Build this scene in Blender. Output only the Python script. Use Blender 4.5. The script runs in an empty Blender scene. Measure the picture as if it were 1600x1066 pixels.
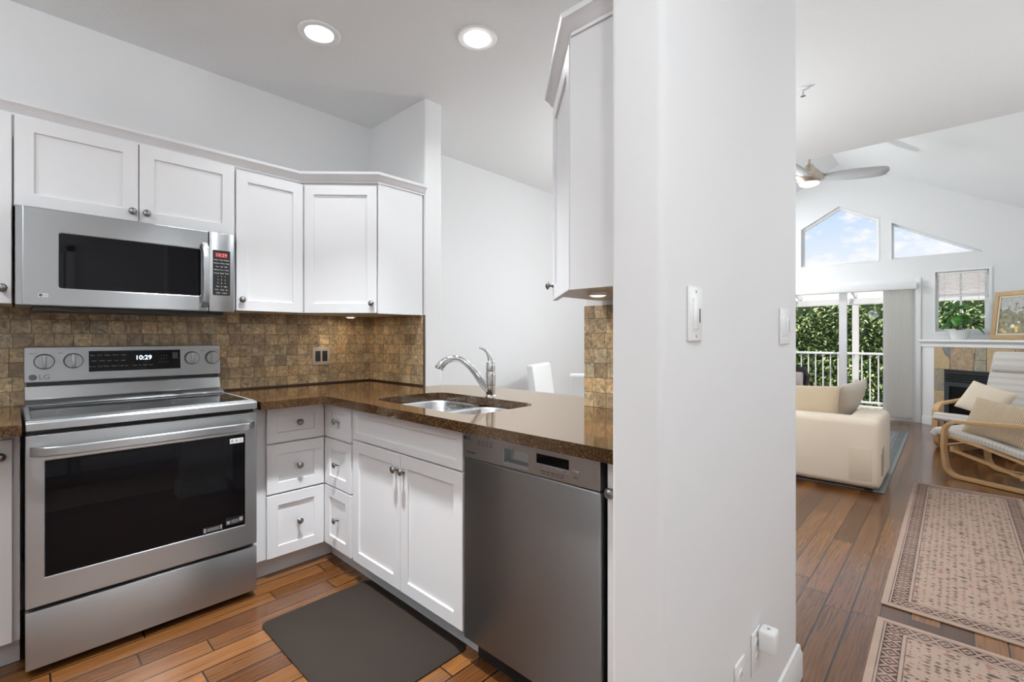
import bpy, bmesh, math, random
from mathutils import Vector, Matrix
random.seed(7)
R = math.radians
SC = bpy.context.scene
COL = SC.collection

# ------------------------------------------------------------------ camera, world, sun, exposure
cam_d = bpy.data.cameras.new('camera'); cam = bpy.data.objects.new('camera', cam_d); COL.objects.link(cam)
F_PX = 733.6
cam_d.sensor_fit = 'HORIZONTAL'; cam_d.sensor_width = 36.0
cam_d.lens = 36.0 * F_PX / 1600.0
cam_d.shift_y = -6.0 / 1600.0
cam_d.clip_start = 0.02; cam_d.clip_end = 200
TH = math.atan2(690.0, F_PX)                      # the room's long axis lies this far right of the view
cam.location = (0, 0, 1.22)
cam.rotation_euler = (R(90), 0, TH - R(90))
SC.camera = cam

SC.view_settings.view_transform = 'Standard'
SC.view_settings.look = 'None'
SC.view_settings.exposure = 0.0
SC.view_settings.gamma = 1.0
SC.view_settings.use_curve_mapping = False
SC.cycles.max_bounces = 10
SC.cycles.diffuse_bounces = 6
SC.cycles.glossy_bounces = 5
SC.cycles.transparent_max_bounces = 12
SC.cycles.caustics_reflective = False
SC.cycles.caustics_refractive = False
SC.cycles.sample_clamp_indirect = 6.0

# ---- node helpers
def nd(nt, typ, ins=None, **props):
    n = nt.nodes.new(typ)
    for k, v in props.items(): setattr(n, k, v)
    for k, v in (ins or {}).items():
        s = n.inputs[k]
        if isinstance(v, bpy.types.NodeSocket): nt.links.new(v, s)
        else: s.default_value = v
    return n
def mth(nt, op, a, b=0.0, c=0.0, clamp=False):
    n = nt.nodes.new('ShaderNodeMath'); n.operation = op; n.use_clamp = clamp
    for i, v in enumerate((a, b, c)):
        if isinstance(v, bpy.types.NodeSocket): nt.links.new(v, n.inputs[i])
        else: n.inputs[i].default_value = v
    return n.outputs[0]
def mix(nt, fac, a, b, mode='MIX'):
    n = nt.nodes.new('ShaderNodeMix'); n.data_type = 'RGBA'; n.blend_type = mode
    for i, v in ((0, fac), (6, a), (7, b)):
        if isinstance(v, bpy.types.NodeSocket): nt.links.new(v, n.inputs[i])
        else: n.inputs[i].default_value = v if i == 0 else (tuple(v) + (1,))[:4]
    return n.outputs[2]
def ramp(nt, fac, stops, interp='LINEAR'):
    n = nt.nodes.new('ShaderNodeValToRGB'); nt.links.new(fac, n.inputs[0])
    cr = n.color_ramp; cr.interpolation = interp
    while len(cr.elements) < len(stops): cr.elements.new(0.5)
    for e, (p, c) in zip(cr.elements, stops): e.position = p; e.color = (tuple(c) + (1,))[:4]
    return n.outputs[0]
def srgb(r, g, b):
    f = lambda v: (v/255/12.92 if v/255 <= 0.04045 else ((v/255+0.055)/1.055)**2.4)
    return (f(r), f(g), f(b))

# ---- world: pale summer sky with small clouds
w = bpy.data.worlds.new('sky'); SC.world = w; w.use_nodes = True
nt = w.node_tree; nt.nodes.clear()
tc = nd(nt, 'ShaderNodeTexCoord')
sx = nd(nt, 'ShaderNodeSeparateXYZ', {0: tc.outputs['Generated']})
sky = ramp(nt, sx.outputs[2], [(0.0, (0.93, 0.96, 1.0)), (0.13, (0.84, 0.91, 1.0)), (0.23, (0.56, 0.74, 1.0)), (1.0, (0.25, 0.45, 0.9))])
mp = nd(nt, 'ShaderNodeMapping', {0: tc.outputs['Generated'], 3: (1, 1, 2.2)})
cn = nd(nt, 'ShaderNodeTexNoise', {'Vector': mp.outputs[0], 'Scale': 17.0, 'Detail': 6.0, 'Roughness': 0.6})
cm = ramp(nt, cn.outputs[0], [(0.50, (0, 0, 0)), (0.64, (1, 1, 1))])
skyc = mix(nt, cm, sky, (1.0, 1.0, 1.0))
bg = nd(nt, 'ShaderNodeBackground', {0: skyc, 1: 1.0})
nt.links.new(bg.outputs[0], nd(nt, 'ShaderNodeOutputWorld').inputs[0])

sd = bpy.data.lights.new('sun', 'SUN'); sd.energy = 6.5; sd.angle = R(1.0); sd.color = (1.0, 0.95, 0.87)
sun = bpy.data.objects.new('sun', sd); COL.objects.link(sun)
sun.rotation_euler = Vector((0.26, 0.20, -0.94)).to_track_quat('-Z', 'Y').to_euler()
# watts of the ceiling lamps, in the order of POTS below; the bulbs are slightly cool
POT_W = [5, 6, 11, 8, 4, 5, 16, 2, 3, 3, 3, 30]
BULB = (0.915, 0.963, 1.0)

# ------------------------------------------------------------------ mesh helpers
class MB:
    def __init__(s): s.bm = bmesh.new(); s.mi = 0
    def _tag(s, before):
        for f in s.bm.faces:
            if f not in before: f.material_index = s.mi
    def quad(s, vs):
        f = s.bm.faces.new([s.bm.verts.new(v) for v in vs]); f.material_index = s.mi; return f
    def box(s, x0, x1, y0, y1, z0, z1, bev=0.0, seg=2, M=None):
        if x0 > x1: x0, x1 = x1, x0
        if y0 > y1: y0, y1 = y1, y0
        if z0 > z1: z0, z1 = z1, z0
        v = [s.bm.verts.new((x, y, z)) for z in (z0, z1) for y in (y0, y1) for x in (x0, x1)]
        fs = [s.bm.faces.new([v[i] for i in q]) for q in ((0,2,3,1),(4,5,7,6),(0,1,5,4),(2,6,7,3),(0,4,6,2),(1,3,7,5))]
        for f in fs: f.material_index = s.mi
        if bev > 0:
            es = {e for f in fs for e in f.edges}
            r = bmesh.ops.bevel(s.bm, geom=list(es), offset=bev, segments=seg, profile=0.5, affect='EDGES')
            for f in r['faces']: f.material_index = s.mi
            vs = {vv for f in r['faces'] for vv in f.verts} | {vv for vv in v if vv.is_valid}
        else: vs = set(v)
        if M is not None: bmesh.ops.transform(s.bm, matrix=M, verts=list(vs))
        return s
    def prism(s, pts, axis, a0, a1):
        def P(p, a): return {'z': (p[0], p[1], a), 'y': (p[0], a, p[1]), 'x': (a, p[0], p[1])}[axis]
        A = [s.bm.verts.new(P(p, a0)) for p in pts]; B = [s.bm.verts.new(P(p, a1)) for p in pts]
        fs = [s.bm.faces.new(A[::-1]), s.bm.faces.new(B)]
        n = len(pts)
        for i in range(n): fs.append(s.bm.faces.new((A[i], A[(i+1) % n], B[(i+1) % n], B[i])))
        for f in fs: f.material_index = s.mi
        bmesh.ops.recalc_face_normals(s.bm, faces=fs)
        return s
    def holed(s, outer, holes, axis, a0, a1):
        t = bmesh.new()
        def P(p): return {'z': (p[0], p[1], a0), 'y': (p[0], a0, p[1]), 'x': (a0, p[0], p[1])}[axis]
        es = []
        for loop in [outer] + list(holes):
            vs = [t.verts.new(P(p)) for p in loop]
            es += [t.edges.new((vs[i], vs[(i+1) % len(vs)])) for i in range(len(vs))]
        bmesh.ops.triangle_fill(t, edges=es, use_beauty=True, use_dissolve=False)
        r = bmesh.ops.extrude_face_region(t, geom=list(t.faces))
        d = {'z': (0, 0, a1-a0), 'y': (0, a1-a0, 0), 'x': (a1-a0, 0, 0)}[axis]
        bmesh.ops.translate(t, vec=d, verts=[g for g in r['geom'] if isinstance(g, bmesh.types.BMVert)])
        bmesh.ops.recalc_face_normals(t, faces=list(t.faces))
        s.absorb(t); return s
    def absorb(s, t, M=None):
        mp_ = {}
        for v in t.verts: mp_[v] = s.bm.verts.new(M @ v.co if M is not None else v.co)
        for f in t.faces:
            try:
                nf = s.bm.faces.new([mp_[v] for v in f.verts]); nf.material_index = s.mi; nf.smooth = f.smooth
            except ValueError: pass
        t.free()
    def lathe(s, prof, c=(0,0,0), axis='z', seg=24, M=None):
        rings = []
        for (r, h) in prof:
            ring = []
            for k in range(seg if r > 1e-6 else 1):
                a = 2*math.pi*k/seg; x, y = r*math.cos(a), r*math.sin(a)
                p = {'z': (x, y, h), 'y': (x, h, -y), 'x': (h, x, y)}[axis]
                p = Vector((p[0]+c[0], p[1]+c[1], p[2]+c[2]))
                ring.append(s.bm.verts.new(M @ p if M is not None else p))
            rings.append(ring)
        fs = []
        for a, b in zip(rings, rings[1:]):
            for k in range(seg):
                k2 = (k+1) % seg
                if len(a) == 1 and len(b) == 1: continue
                if len(a) == 1: fs.append(s.bm.faces.new((a[0], b[k2], b[k])))
                elif len(b) == 1: fs.append(s.bm.faces.new((a[k], a[k2], b[0])))
                else: fs.append(s.bm.faces.new((a[k], a[k2], b[k2], b[k])))
        for f in fs: f.material_index = s.mi
        bmesh.ops.recalc_face_normals(s.bm, faces=fs)
        return s
    def cyl(s, c, r, h, axis='z', seg=24, r2=None):
        r2 = r if r2 is None else r2
        return s.lathe([(0, 0), (r, 0), (r2, h), (0, h)], c, axis, seg)
    def tube(s, pts, rad, seg=12, sq=1.0):
        pts = [Vector(p) for p in pts]; n = len(pts)
        rad = rad if isinstance(rad, (list, tuple)) else [rad]*n
        tan = [(pts[min(i+1, n-1)]-pts[max(i-1, 0)]).normalized() for i in range(n)]
        u = tan[0].orthogonal().normalized(); rings = []
        for i in range(n):
            u = (u - tan[i]*u.dot(tan[i])).normalized(); v = tan[i].cross(u)
            rings.append([s.bm.verts.new(pts[i]+(u*math.cos(2*math.pi*k/seg)+v*sq*math.sin(2*math.pi*k/seg))*rad[i]) for k in range(seg)])
        fs = []
        for a, b in zip(rings, rings[1:]):
            for k in range(seg): fs.append(s.bm.faces.new((a[k], a[(k+1) % seg], b[(k+1) % seg], b[k])))
        fs.append(s.bm.faces.new(rings[0][::-1])); fs.append(s.bm.faces.new(rings[-1]))
        for f in fs: f.material_index = s.mi
        bmesh.ops.recalc_face_normals(s.bm, faces=fs)
        return s
    def band(s, path, t, axis, a0, a1):
        """a bent strip: a 2D path given thickness t, extruded along the axis"""
        L = offset_line(path, t/2); Rr = offset_line(path, -t/2)
        return s.prism(L + Rr[::-1], axis, a0, a1)
    def xf(s, M):
        bmesh.ops.transform(s.bm, matrix=M, verts=list(s.bm.verts)); return s

def offset_line(path, d):
    out = []; n = len(path)
    for i in range(n):
        def nrm(a, b):
            dx, dy = b[0]-a[0], b[1]-a[1]; l = math.hypot(dx, dy); return (dy/l, -dx/l)
        ns = []
        if i > 0: ns.append(nrm(path[i-1], path[i]))
        if i < n-1: ns.append(nrm(path[i], path[i+1]))
        if len(ns) == 1: m = ns[0]; k = 1
        else:
            m = (ns[0][0]+ns[1][0], ns[0][1]+ns[1][1]); l = math.hypot(*m); m = (m[0]/l, m[1]/l)
            k = 1/max(0.3, m[0]*ns[0][0]+m[1]*ns[0][1])
        out.append((path[i][0]+m[0]*d*k, path[i][1]+m[1]*d*k))
    return out
def round_poly(pts, rads, seg=6):
    out = []; n = len(pts)
    for i in range(n):
        r = rads[i] if isinstance(rads, (list, tuple)) else rads
        p = Vector(pts[i]); a = Vector(pts[i-1])-p; b = Vector(pts[(i+1) % n])-p
        if r <= 0: out.append(tuple(p)); continue
        a.normalize(); b.normalize(); ang = a.angle(b); d = r/math.tan(ang/2)
        c = p + (a+b).normalized()*(r/math.sin(ang/2))
        s0 = p+a*d-c; s1 = p+b*d-c
        a0 = math.atan2(s0.y, s0.x); a1 = math.atan2(s1.y, s1.x); dd = (a1-a0+math.pi) % (2*math.pi)-math.pi
        out += [(c.x+r*math.cos(a0+dd*k/seg), c.y+r*math.sin(a0+dd*k/seg)) for k in range(seg+1)]
    return out
def rrect(x0, x1, y0, y1, r, seg=6): return round_poly([(x0,y0),(x1,y0),(x1,y1),(x0,y1)], r, seg)
def arc(cx, cy, r, a0, a1, n=8): return [(cx+r*math.cos(R(a0+(a1-a0)*k/n)), cy+r*math.sin(R(a0+(a1-a0)*k/n))) for k in range(n+1)]
def sweep_mould(mb, path, prof):
    """a moulding profile [(out, z)] swept along a plan path with mitred corners; out is to the right of travel"""
    loops = [[(x, y, z) for (x, y) in offset_line(path, o)] for (o, z) in prof]
    V = [[mb.bm.verts.new(p) for p in l] for l in loops]; m = len(prof); fs = []
    for j in range(m):
        a, b = V[j], V[(j+1) % m]
        for i in range(len(path)-1): fs.append(mb.bm.faces.new((a[i], a[i+1], b[i+1], b[i])))
    fs.append(mb.bm.faces.new([V[j][0] for j in range(m)])); fs.append(mb.bm.faces.new([V[j][-1] for j in range(m)][::-1]))
    for f in fs: f.material_index = mb.mi
    bmesh.ops.recalc_face_normals(mb.bm, faces=fs)

def obj(name, mb, mats, parent=None, smooth=True, bevel=0.0, seg=2, subsurf=0, angle=35):
    me = bpy.data.meshes.new(name); mb.bm.to_mesh(me); mb.bm.free()
    for m in (mats if isinstance(mats, (list, tuple)) else [mats]): me.materials.append(m)
    if smooth:
        for p in me.polygons: p.use_smooth = True
        me.set_sharp_from_angle(angle=R(angle))
    o = bpy.data.objects.new(name, me); COL.objects.link(o)
    if parent: o.parent = parent
    if bevel > 0:
        b = o.modifiers.new('edge', 'BEVEL'); b.width = bevel; b.segments = seg; b.limit_method = 'ANGLE'; b.angle_limit = R(35); b.harden_normals = False
    if subsurf:
        m = o.modifiers.new('soft', 'SUBSURF'); m.levels = subsurf; m.render_levels = subsurf
    return o
def tag(o, label=None, cat=None, group=None, kind=None):
    if label: o['label'] = label
    if cat: o['category'] = cat
    if group: o['group'] = group
    if kind: o['kind'] = kind
    return o
def thing(name, label, cat, loc=(0,0,0), rotz=0.0, group=None):
    o = bpy.data.objects.new(name, None); COL.objects.link(o); o.empty_display_size = 0.05
    o.location = loc; o.rotation_euler = (0, 0, rotz)
    return tag(o, label, cat, group)
def struct(name, mb, m, **k): return tag(obj(name, mb, m, **k), kind='structure')
def dup(root, loc, rotz, label, group=None):
    r = root.copy(); COL.objects.link(r); r.location = loc; r.rotation_euler = (0, 0, rotz); r['label'] = label
    if group: r['group'] = group
    for ch in list(root.children):
        c = ch.copy(); COL.objects.link(c); c.parent = r
        for g in list(ch.children):
            d = g.copy(); COL.objects.link(d); d.parent = c
    return r
def text(name, body, size, m, parent, loc, rot=(90, 0, 0), align='CENTER', ext=0.0004, space=1.0):
    cu = bpy.data.curves.new(name, 'FONT'); cu.body = body; cu.size = size; cu.extrude = ext
    cu.align_x = align; cu.align_y = 'CENTER'; cu.space_line = space; cu.materials.append(m)
    tmp = bpy.data.objects.new(name+'_curve', cu); me = bpy.data.meshes.new_from_object(tmp); bpy.data.objects.remove(tmp); bpy.data.curves.remove(cu)
    me.materials.clear(); me.materials.append(m)
    o = bpy.data.objects.new(name, me); COL.objects.link(o); o.parent = parent
    o.location = loc; o.rotation_euler = tuple(R(a) for a in rot); return o

# ------------------------------------------------------------------ materials
def newmat(name):
    m = bpy.data.materials.new(name); m.use_nodes = True
    return m, m.node_tree, m.node_tree.nodes['Principled BSDF']
def plain(name, col, rough=0.5, metal=0.0, bump=0.0, bscale=200.0, var=0.0, vscale=6.0, spec=0.5, coat=0.0, sheen=0.0):
    m, nt, p = newmat(name)
    p.inputs['Base Color'].default_value = (*col, 1); p.inputs['Roughness'].default_value = rough
    p.inputs['Metallic'].default_value = metal; p.inputs['Specular IOR Level'].default_value = spec
    p.inputs['Coat Weight'].default_value = coat; p.inputs['Sheen Weight'].default_value = sheen
    tc = nd(nt, 'ShaderNodeTexCoord')
    n = nd(nt, 'ShaderNodeTexNoise', {'Vector': tc.outputs['Object'], 'Scale': vscale, 'Detail': 4.0})
    if var > 0:
        c = mix(nt, n.outputs[0], tuple(max(0, v*(1-var)) for v in col), tuple(min(1, v*(1+var)) for v in col))
        nt.links.new(c, p.inputs['Base Color'])
    if bump > 0:
        n2 = nd(nt, 'ShaderNodeTexNoise', {'Vector': tc.outputs['Object'], 'Scale': bscale, 'Detail': 3.0})
        b = nd(nt, 'ShaderNodeBump', {'Height': n2.outputs[0], 'Strength': bump, 'Distance': 0.002})
        nt.links.new(b.outputs[0], p.inputs['Normal'])
    return m
def emis(name, col, strength):
    m, nt, p = newmat(name)
    p.inputs['Base Color'].default_value = (*col, 1); p.inputs['Emission Color'].default_value = (*col, 1)
    p.inputs['Emission Strength'].default_value = strength; return m
def glass(name, tint=(1, 1, 1), refl=0.06):
    m = bpy.data.materials.new(name); m.use_nodes = True; nt = m.node_tree; nt.nodes.clear()
    fr = nd(nt, 'ShaderNodeFresnel', {0: 1.45})
    t = nd(nt, 'ShaderNodeBsdfTransparent', {0: (*tint, 1)}); g = nd(nt, 'ShaderNodeBsdfGlossy', {0: (1, 1, 1, 1), 'Roughness': 0.02})
    mx = nd(nt, 'ShaderNodeMixShader', {0: mth(nt, 'MULTIPLY', fr.outputs[0], refl), 1: t.outputs[0], 2: g.outputs[0]})
    nt.links.new(mx.outputs[0], nd(nt, 'ShaderNodeOutputMaterial').inputs[0]); return m
def steel(name, col=0.56, rough=0.30, axis='x', freq=700.0, aniso=0.8, tang=(0.05, 0.34, 0.94)):
    """brushed sheet: grain along one axis, highlights drawn out across it"""
    m, nt, p = newmat(name)
    p.inputs['Metallic'].default_value = 1.0
    tc = nd(nt, 'ShaderNodeTexCoord')
    sc = {'x': (2.0, freq, freq), 'y': (freq, 2.0, freq), 'z': (freq, freq, 2.0)}[axis]
    mp = nd(nt, 'ShaderNodeMapping', {0: tc.outputs['Object'], 3: sc})
    n = nd(nt, 'ShaderNodeTexNoise', {'Vector': mp.outputs[0], 'Scale': 1.0, 'Detail': 2.0})
    n2 = nd(nt, 'ShaderNodeTexNoise', {'Vector': tc.outputs['Object'], 'Scale': 4.0, 'Detail': 4.0})
    c = mix(nt, n.outputs[0], (col*0.915, col*0.945, col*0.965), (col*1.02, col*1.05, col*1.07))
    nt.links.new(c, p.inputs['Base Color'])
    r = mth(nt, 'ADD', mth(nt, 'MULTIPLY', n.outputs[0], 0.06), mth(nt, 'ADD', mth(nt, 'MULTIPLY', n2.outputs[0], 0.08), rough-0.07))
    nt.links.new(r, p.inputs['Roughness'])
    if aniso > 0:
        p.inputs['Anisotropic'].default_value = aniso
        tv = nd(nt, 'ShaderNodeCombineXYZ', {0: tang[0], 1: tang[1], 2: tang[2]})
        nt.links.new(tv.outputs[0], p.inputs['Tangent'])
    return m

PAINT = plain('wall_paint', (0.80, 0.80, 0.80), 0.65, bump=0.05, bscale=260, spec=0.3)
CEIL = plain('ceiling_texture', (0.78, 0.78, 0.775), 0.8, bump=0.55, bscale=75, spec=0.2)
TRIMW = plain('trim_white', (0.84, 0.84, 0.84), 0.4)
CAB = plain('cabinet_white', (0.79, 0.79, 0.80), 0.38, bump=0.02, bscale=150)
SHADOW = plain('dark_gap', (0.015, 0.015, 0.015), 0.7)
KICK = plain('toe_kick_paint', (0.62, 0.63, 0.65), 0.5)
STEEL = steel('brushed_steel_horizontal', 0.44, 0.33, 'x')
STEELV = steel('brushed_steel_door', 0.33, 0.42, 'z', tang=(0.05, 0.20, 0.98), aniso=0.9)
STEELP = steel('satin_steel_panel', 0.42, 0.36, 'x')
SINKST = steel('sink_steel', 0.60, 0.28, 'y', aniso=0.0)
CHROME = plain('chrome', (0.72, 0.72, 0.73), 0.07, 1.0)
NICKEL = plain('pewter_nickel', (0.30, 0.29, 0.28), 0.28, 1.0)
BNICK = plain('brushed_nickel', (0.55, 0.47, 0.39), 0.30, 1.0)
BLACKG = plain('black_glass', (0.004, 0.004, 0.005), 0.03, spec=0.2)
BLACKM = plain('black_metal', (0.012, 0.013, 0.014), 0.4)
CHARC = plain('charcoal_metal', (0.035, 0.04, 0.042), 0.35)
BLACKP = plain('black_plastic', (0.012, 0.012, 0.012), 0.35)
GREYTX = plain('grey_print', (0.32, 0.32, 0.32), 0.5)
DARKTX = plain('dark_print', (0.06, 0.06, 0.06), 0.5)
WHITETX = plain('white_print', (0.75, 0.75, 0.75), 0.5)
WPLAS = plain('white_plastic', (0.86, 0.86, 0.86), 0.3)
ALMOND = plain('almond_metal', (0.60, 0.52, 0.44), 0.35, 0.2)
LED = emis('clock_digits', (0.55, 0.75, 1.0), 4.0)
RED = emis('red_display', (0.26, 0.015, 0.02), 0.14)
LENS = emis('lamp_lens', (1.0, 0.98, 0.94), 6.0)
WARM = emis('puck_lens', (1.0, 0.86, 0.62), 6.0)
GLASS = glass('window_glass')
BEECH = plain('beech_wood', srgb(196, 158, 112), 0.45, var=0.12, vscale=14)
LINEN = plain('sofa_linen', srgb(228, 213, 192), 0.9, bump=0.35, bscale=500, var=0.04, vscale=3, sheen=0.2)
LINEN2 = plain('cushion_linen', srgb(203, 184, 155), 0.9, bump=0.3, bscale=420, var=0.05, vscale=4, sheen=0.2)
LINEN3 = plain('grey_beige_linen', srgb(196, 186, 172), 0.9, bump=0.3, bscale=420, var=0.05, vscale=4, sheen=0.2)
WHITEF = plain('white_leather', (0.82, 0.82, 0.81), 0.5)
MATR = plain('mat_rubber', srgb(46, 39, 34), 0.8, spec=0.12, bump=0.12, bscale=300, var=0.07, vscale=5)
POTW = plain('white_ceramic', (0.8, 0.8, 0.8), 0.35)
LEAF = plain('plant_leaf', srgb(78, 138, 54), 0.4, var=0.3, vscale=14)
STEM = plain('plant_stem', srgb(80, 110, 50), 0.6)
SOIL = plain('soil', (0.04, 0.025, 0.015), 0.9)
GOLD = plain('gilt_frame', srgb(164, 134, 94), 0.42, 0.25, bump=0.2, bscale=60, var=0.15, vscale=12)
FRAMEIN = plain('frame_liner', srgb(200, 190, 165), 0.5)
EXTW = plain('exterior_white', (0.85, 0.85, 0.84), 0.5)
DECKM = plain('patio_concrete', (0.45, 0.43, 0.40), 0.8, var=0.1)
ROOFM = plain('neighbour_roof', srgb(196, 184, 178), 0.9, var=0.12, vscale=9, bump=0.5, bscale=30)
CHAIRD = plain('patio_chair_frame', srgb(62, 52, 54), 0.5)
CHAIRP = plain('patio_chair_cushion', srgb(232, 214, 206), 0.9)
def translucent(name, col):
    m = bpy.data.materials.new(name); m.use_nodes = True; nt = m.node_tree; nt.nodes.clear()
    a = nd(nt, 'ShaderNodeBsdfDiffuse', {0: (*col, 1)}); c = nd(nt, 'ShaderNodeBsdfTranslucent', {0: (*col, 1)}); t = nd(nt, 'ShaderNodeBsdfTransparent', {0: (1, 1, 1, 1)})
    m1 = nd(nt, 'ShaderNodeMixShader', {0: 0.45, 1: a.outputs[0], 2: c.outputs[0]})
    m2 = nd(nt, 'ShaderNodeMixShader', {0: 0.12, 1: m1.outputs[0], 2: t.outputs[0]})
    nt.links.new(m2.outputs[0], nd(nt, 'ShaderNodeOutputMaterial').inputs[0]); return m
FAB = translucent('sheer_slat', (0.97, 0.96, 0.94))

def counter_mat():
    m, nt, p = newmat('brown_quartz')
    tc = nd(nt, 'ShaderNodeTexCoord')
    v = nd(nt, 'ShaderNodeTexVoronoi', {'Vector': tc.outputs['Object'], 'Scale': 260.0})
    s = nd(nt, 'ShaderNodeSeparateColor', {0: v.outputs['Color']})
    c = ramp(nt, s.outputs[0], [(0.0, srgb(28, 18, 12)), (0.45, srgb(58, 40, 26)), (0.75, srgb(82, 58, 36)), (0.93, srgb(122, 92, 58)), (1.0, srgb(150, 122, 88))])
    n = nd(nt, 'ShaderNodeTexNoise', {'Vector': tc.outputs['Object'], 'Scale': 60.0, 'Detail': 4.0})
    c2 = mix(nt, n.outputs[0], c, srgb(66, 46, 30))
    nt.links.new(c2, p.inputs['Base Color']); p.inputs['Specular IOR Level'].default_value = 0.0; p.inputs['Roughness'].default_value = 0.6
    # polished resin: a brown-tinted mirror layer that strengthens at shallow angles
    gl = nd(nt, 'ShaderNodeBsdfGlossy', {0: (1.0, 0.90, 0.78, 1), 'Roughness': mth(nt, 'ADD', mth(nt, 'MULTIPLY', s.outputs[1], 0.07), 0.05)})
    lw = nd(nt, 'ShaderNodeLayerWeight', {0: 0.5})
    fr = mth(nt, 'ADD', mth(nt, 'MULTIPLY', mth(nt, 'POWER', lw.outputs['Facing'], 2.6), 0.92), 0.035)
    mx = nd(nt, 'ShaderNodeMixShader', {0: fr, 1: p.outputs[0], 2: gl.outputs[0]})
    nt.links.new(mx.outputs[0], nt.nodes['Material Output'].inputs[0])
    return m
QUARTZ = counter_mat()

def tile_mat(name, hor, pitch=0.0655, off=0.0):
    m, nt, p = newmat(name)
    tc = nd(nt, 'ShaderNodeTexCoord'); s = nd(nt, 'ShaderNodeSeparateXYZ', {0: tc.outputs['Object']})
    b = mth(nt, 'DIVIDE', mth(nt, 'SUBTRACT', s.outputs[2], 0.914), pitch*0.985)
    row = mth(nt, 'FLOOR', b)
    wn0 = nd(nt, 'ShaderNodeTexWhiteNoise', {'W': row}, noise_dimensions='1D')
    a = mth(nt, 'ADD', mth(nt, 'DIVIDE', mth(nt, 'ADD', s.outputs[hor], off), pitch), mth(nt, 'MULTIPLY', wn0.outputs[0], 0.22))
    colm = mth(nt, 'FLOOR', a)
    cell = nd(nt, 'ShaderNodeCombineXYZ', {0: colm, 1: row, 2: 0.37})
    wn = nd(nt, 'ShaderNodeTexWhiteNoise', {'Vector': cell.outputs[0]}, noise_dimensions='3D')
    base = ramp(nt, wn.outputs[0], [(0.0, srgb(146, 126, 102)), (0.2, srgb(184, 160, 124)), (0.4, srgb(166, 146, 118)), (0.6, srgb(200, 176, 138)), (0.78, srgb(174, 160, 134)), (0.9, srgb(190, 156, 114)), (1.0, srgb(210, 188, 150))])
    # veining, shifted per tile so it does not run across joints
    off_v = nd(nt, 'ShaderNodeVectorMath', {0: tc.outputs['Object'], 1: nd(nt, 'ShaderNodeVectorMath', {0: wn.outputs['Color'], 'Scale': 9.0}, operation='SCALE').outputs[0]}, operation='ADD')
    n = nd(nt, 'ShaderNodeTexNoise', {'Vector': off_v.outputs[0], 'Scale': 30.0, 'Detail': 7.0, 'Roughness': 0.68, 'Distortion': 1.2})
    f = ramp(nt, n.outputs[0], [(0.36, (0.42, 0.40, 0.38)), (0.46, (0.88, 0.87, 0.86)), (0.54, (1.14, 1.11, 1.07)), (0.64, (1.7, 1.58, 1.4))])
    c = mix(nt, 0.85, base, f, 'MULTIPLY')
    fa = mth(nt, 'FRACT', a); fb = mth(nt, 'FRACT', b)
    ga = mth(nt, 'LESS_THAN', mth(nt, 'MINIMUM', fa, mth(nt, 'SUBTRACT', 1.0, fa)), 0.022)
    gb = mth(nt, 'LESS_THAN', mth(nt, 'MINIMUM', fb, mth(nt, 'SUBTRACT', 1.0, fb)), 0.022)
    g = mth(nt, 'MAXIMUM', ga, gb)
    c = mix(nt, mth(nt, 'MULTIPLY', g, 0.75), c, srgb(92, 76, 58))
    nt.links.new(c, p.inputs['Base Color'])
    nt.links.new(mth(nt, 'ADD', mth(nt, 'MULTIPLY', g, 0.35), 0.42), p.inputs['Roughness'])
    h = mth(nt, 'SUBTRACT', mth(nt, 'MULTIPLY', n.outputs[0], 0.5), g)
    bp = nd(nt, 'ShaderNodeBump', {'Height': h, 'Strength': 0.5, 'Distance': 0.002}); nt.links.new(bp.outputs[0], p.inputs['Normal'])
    return m
TILEX = tile_mat('slate_tile_back', 0); TILEY = tile_mat('slate_tile_return', 1, off=0.02)

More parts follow.
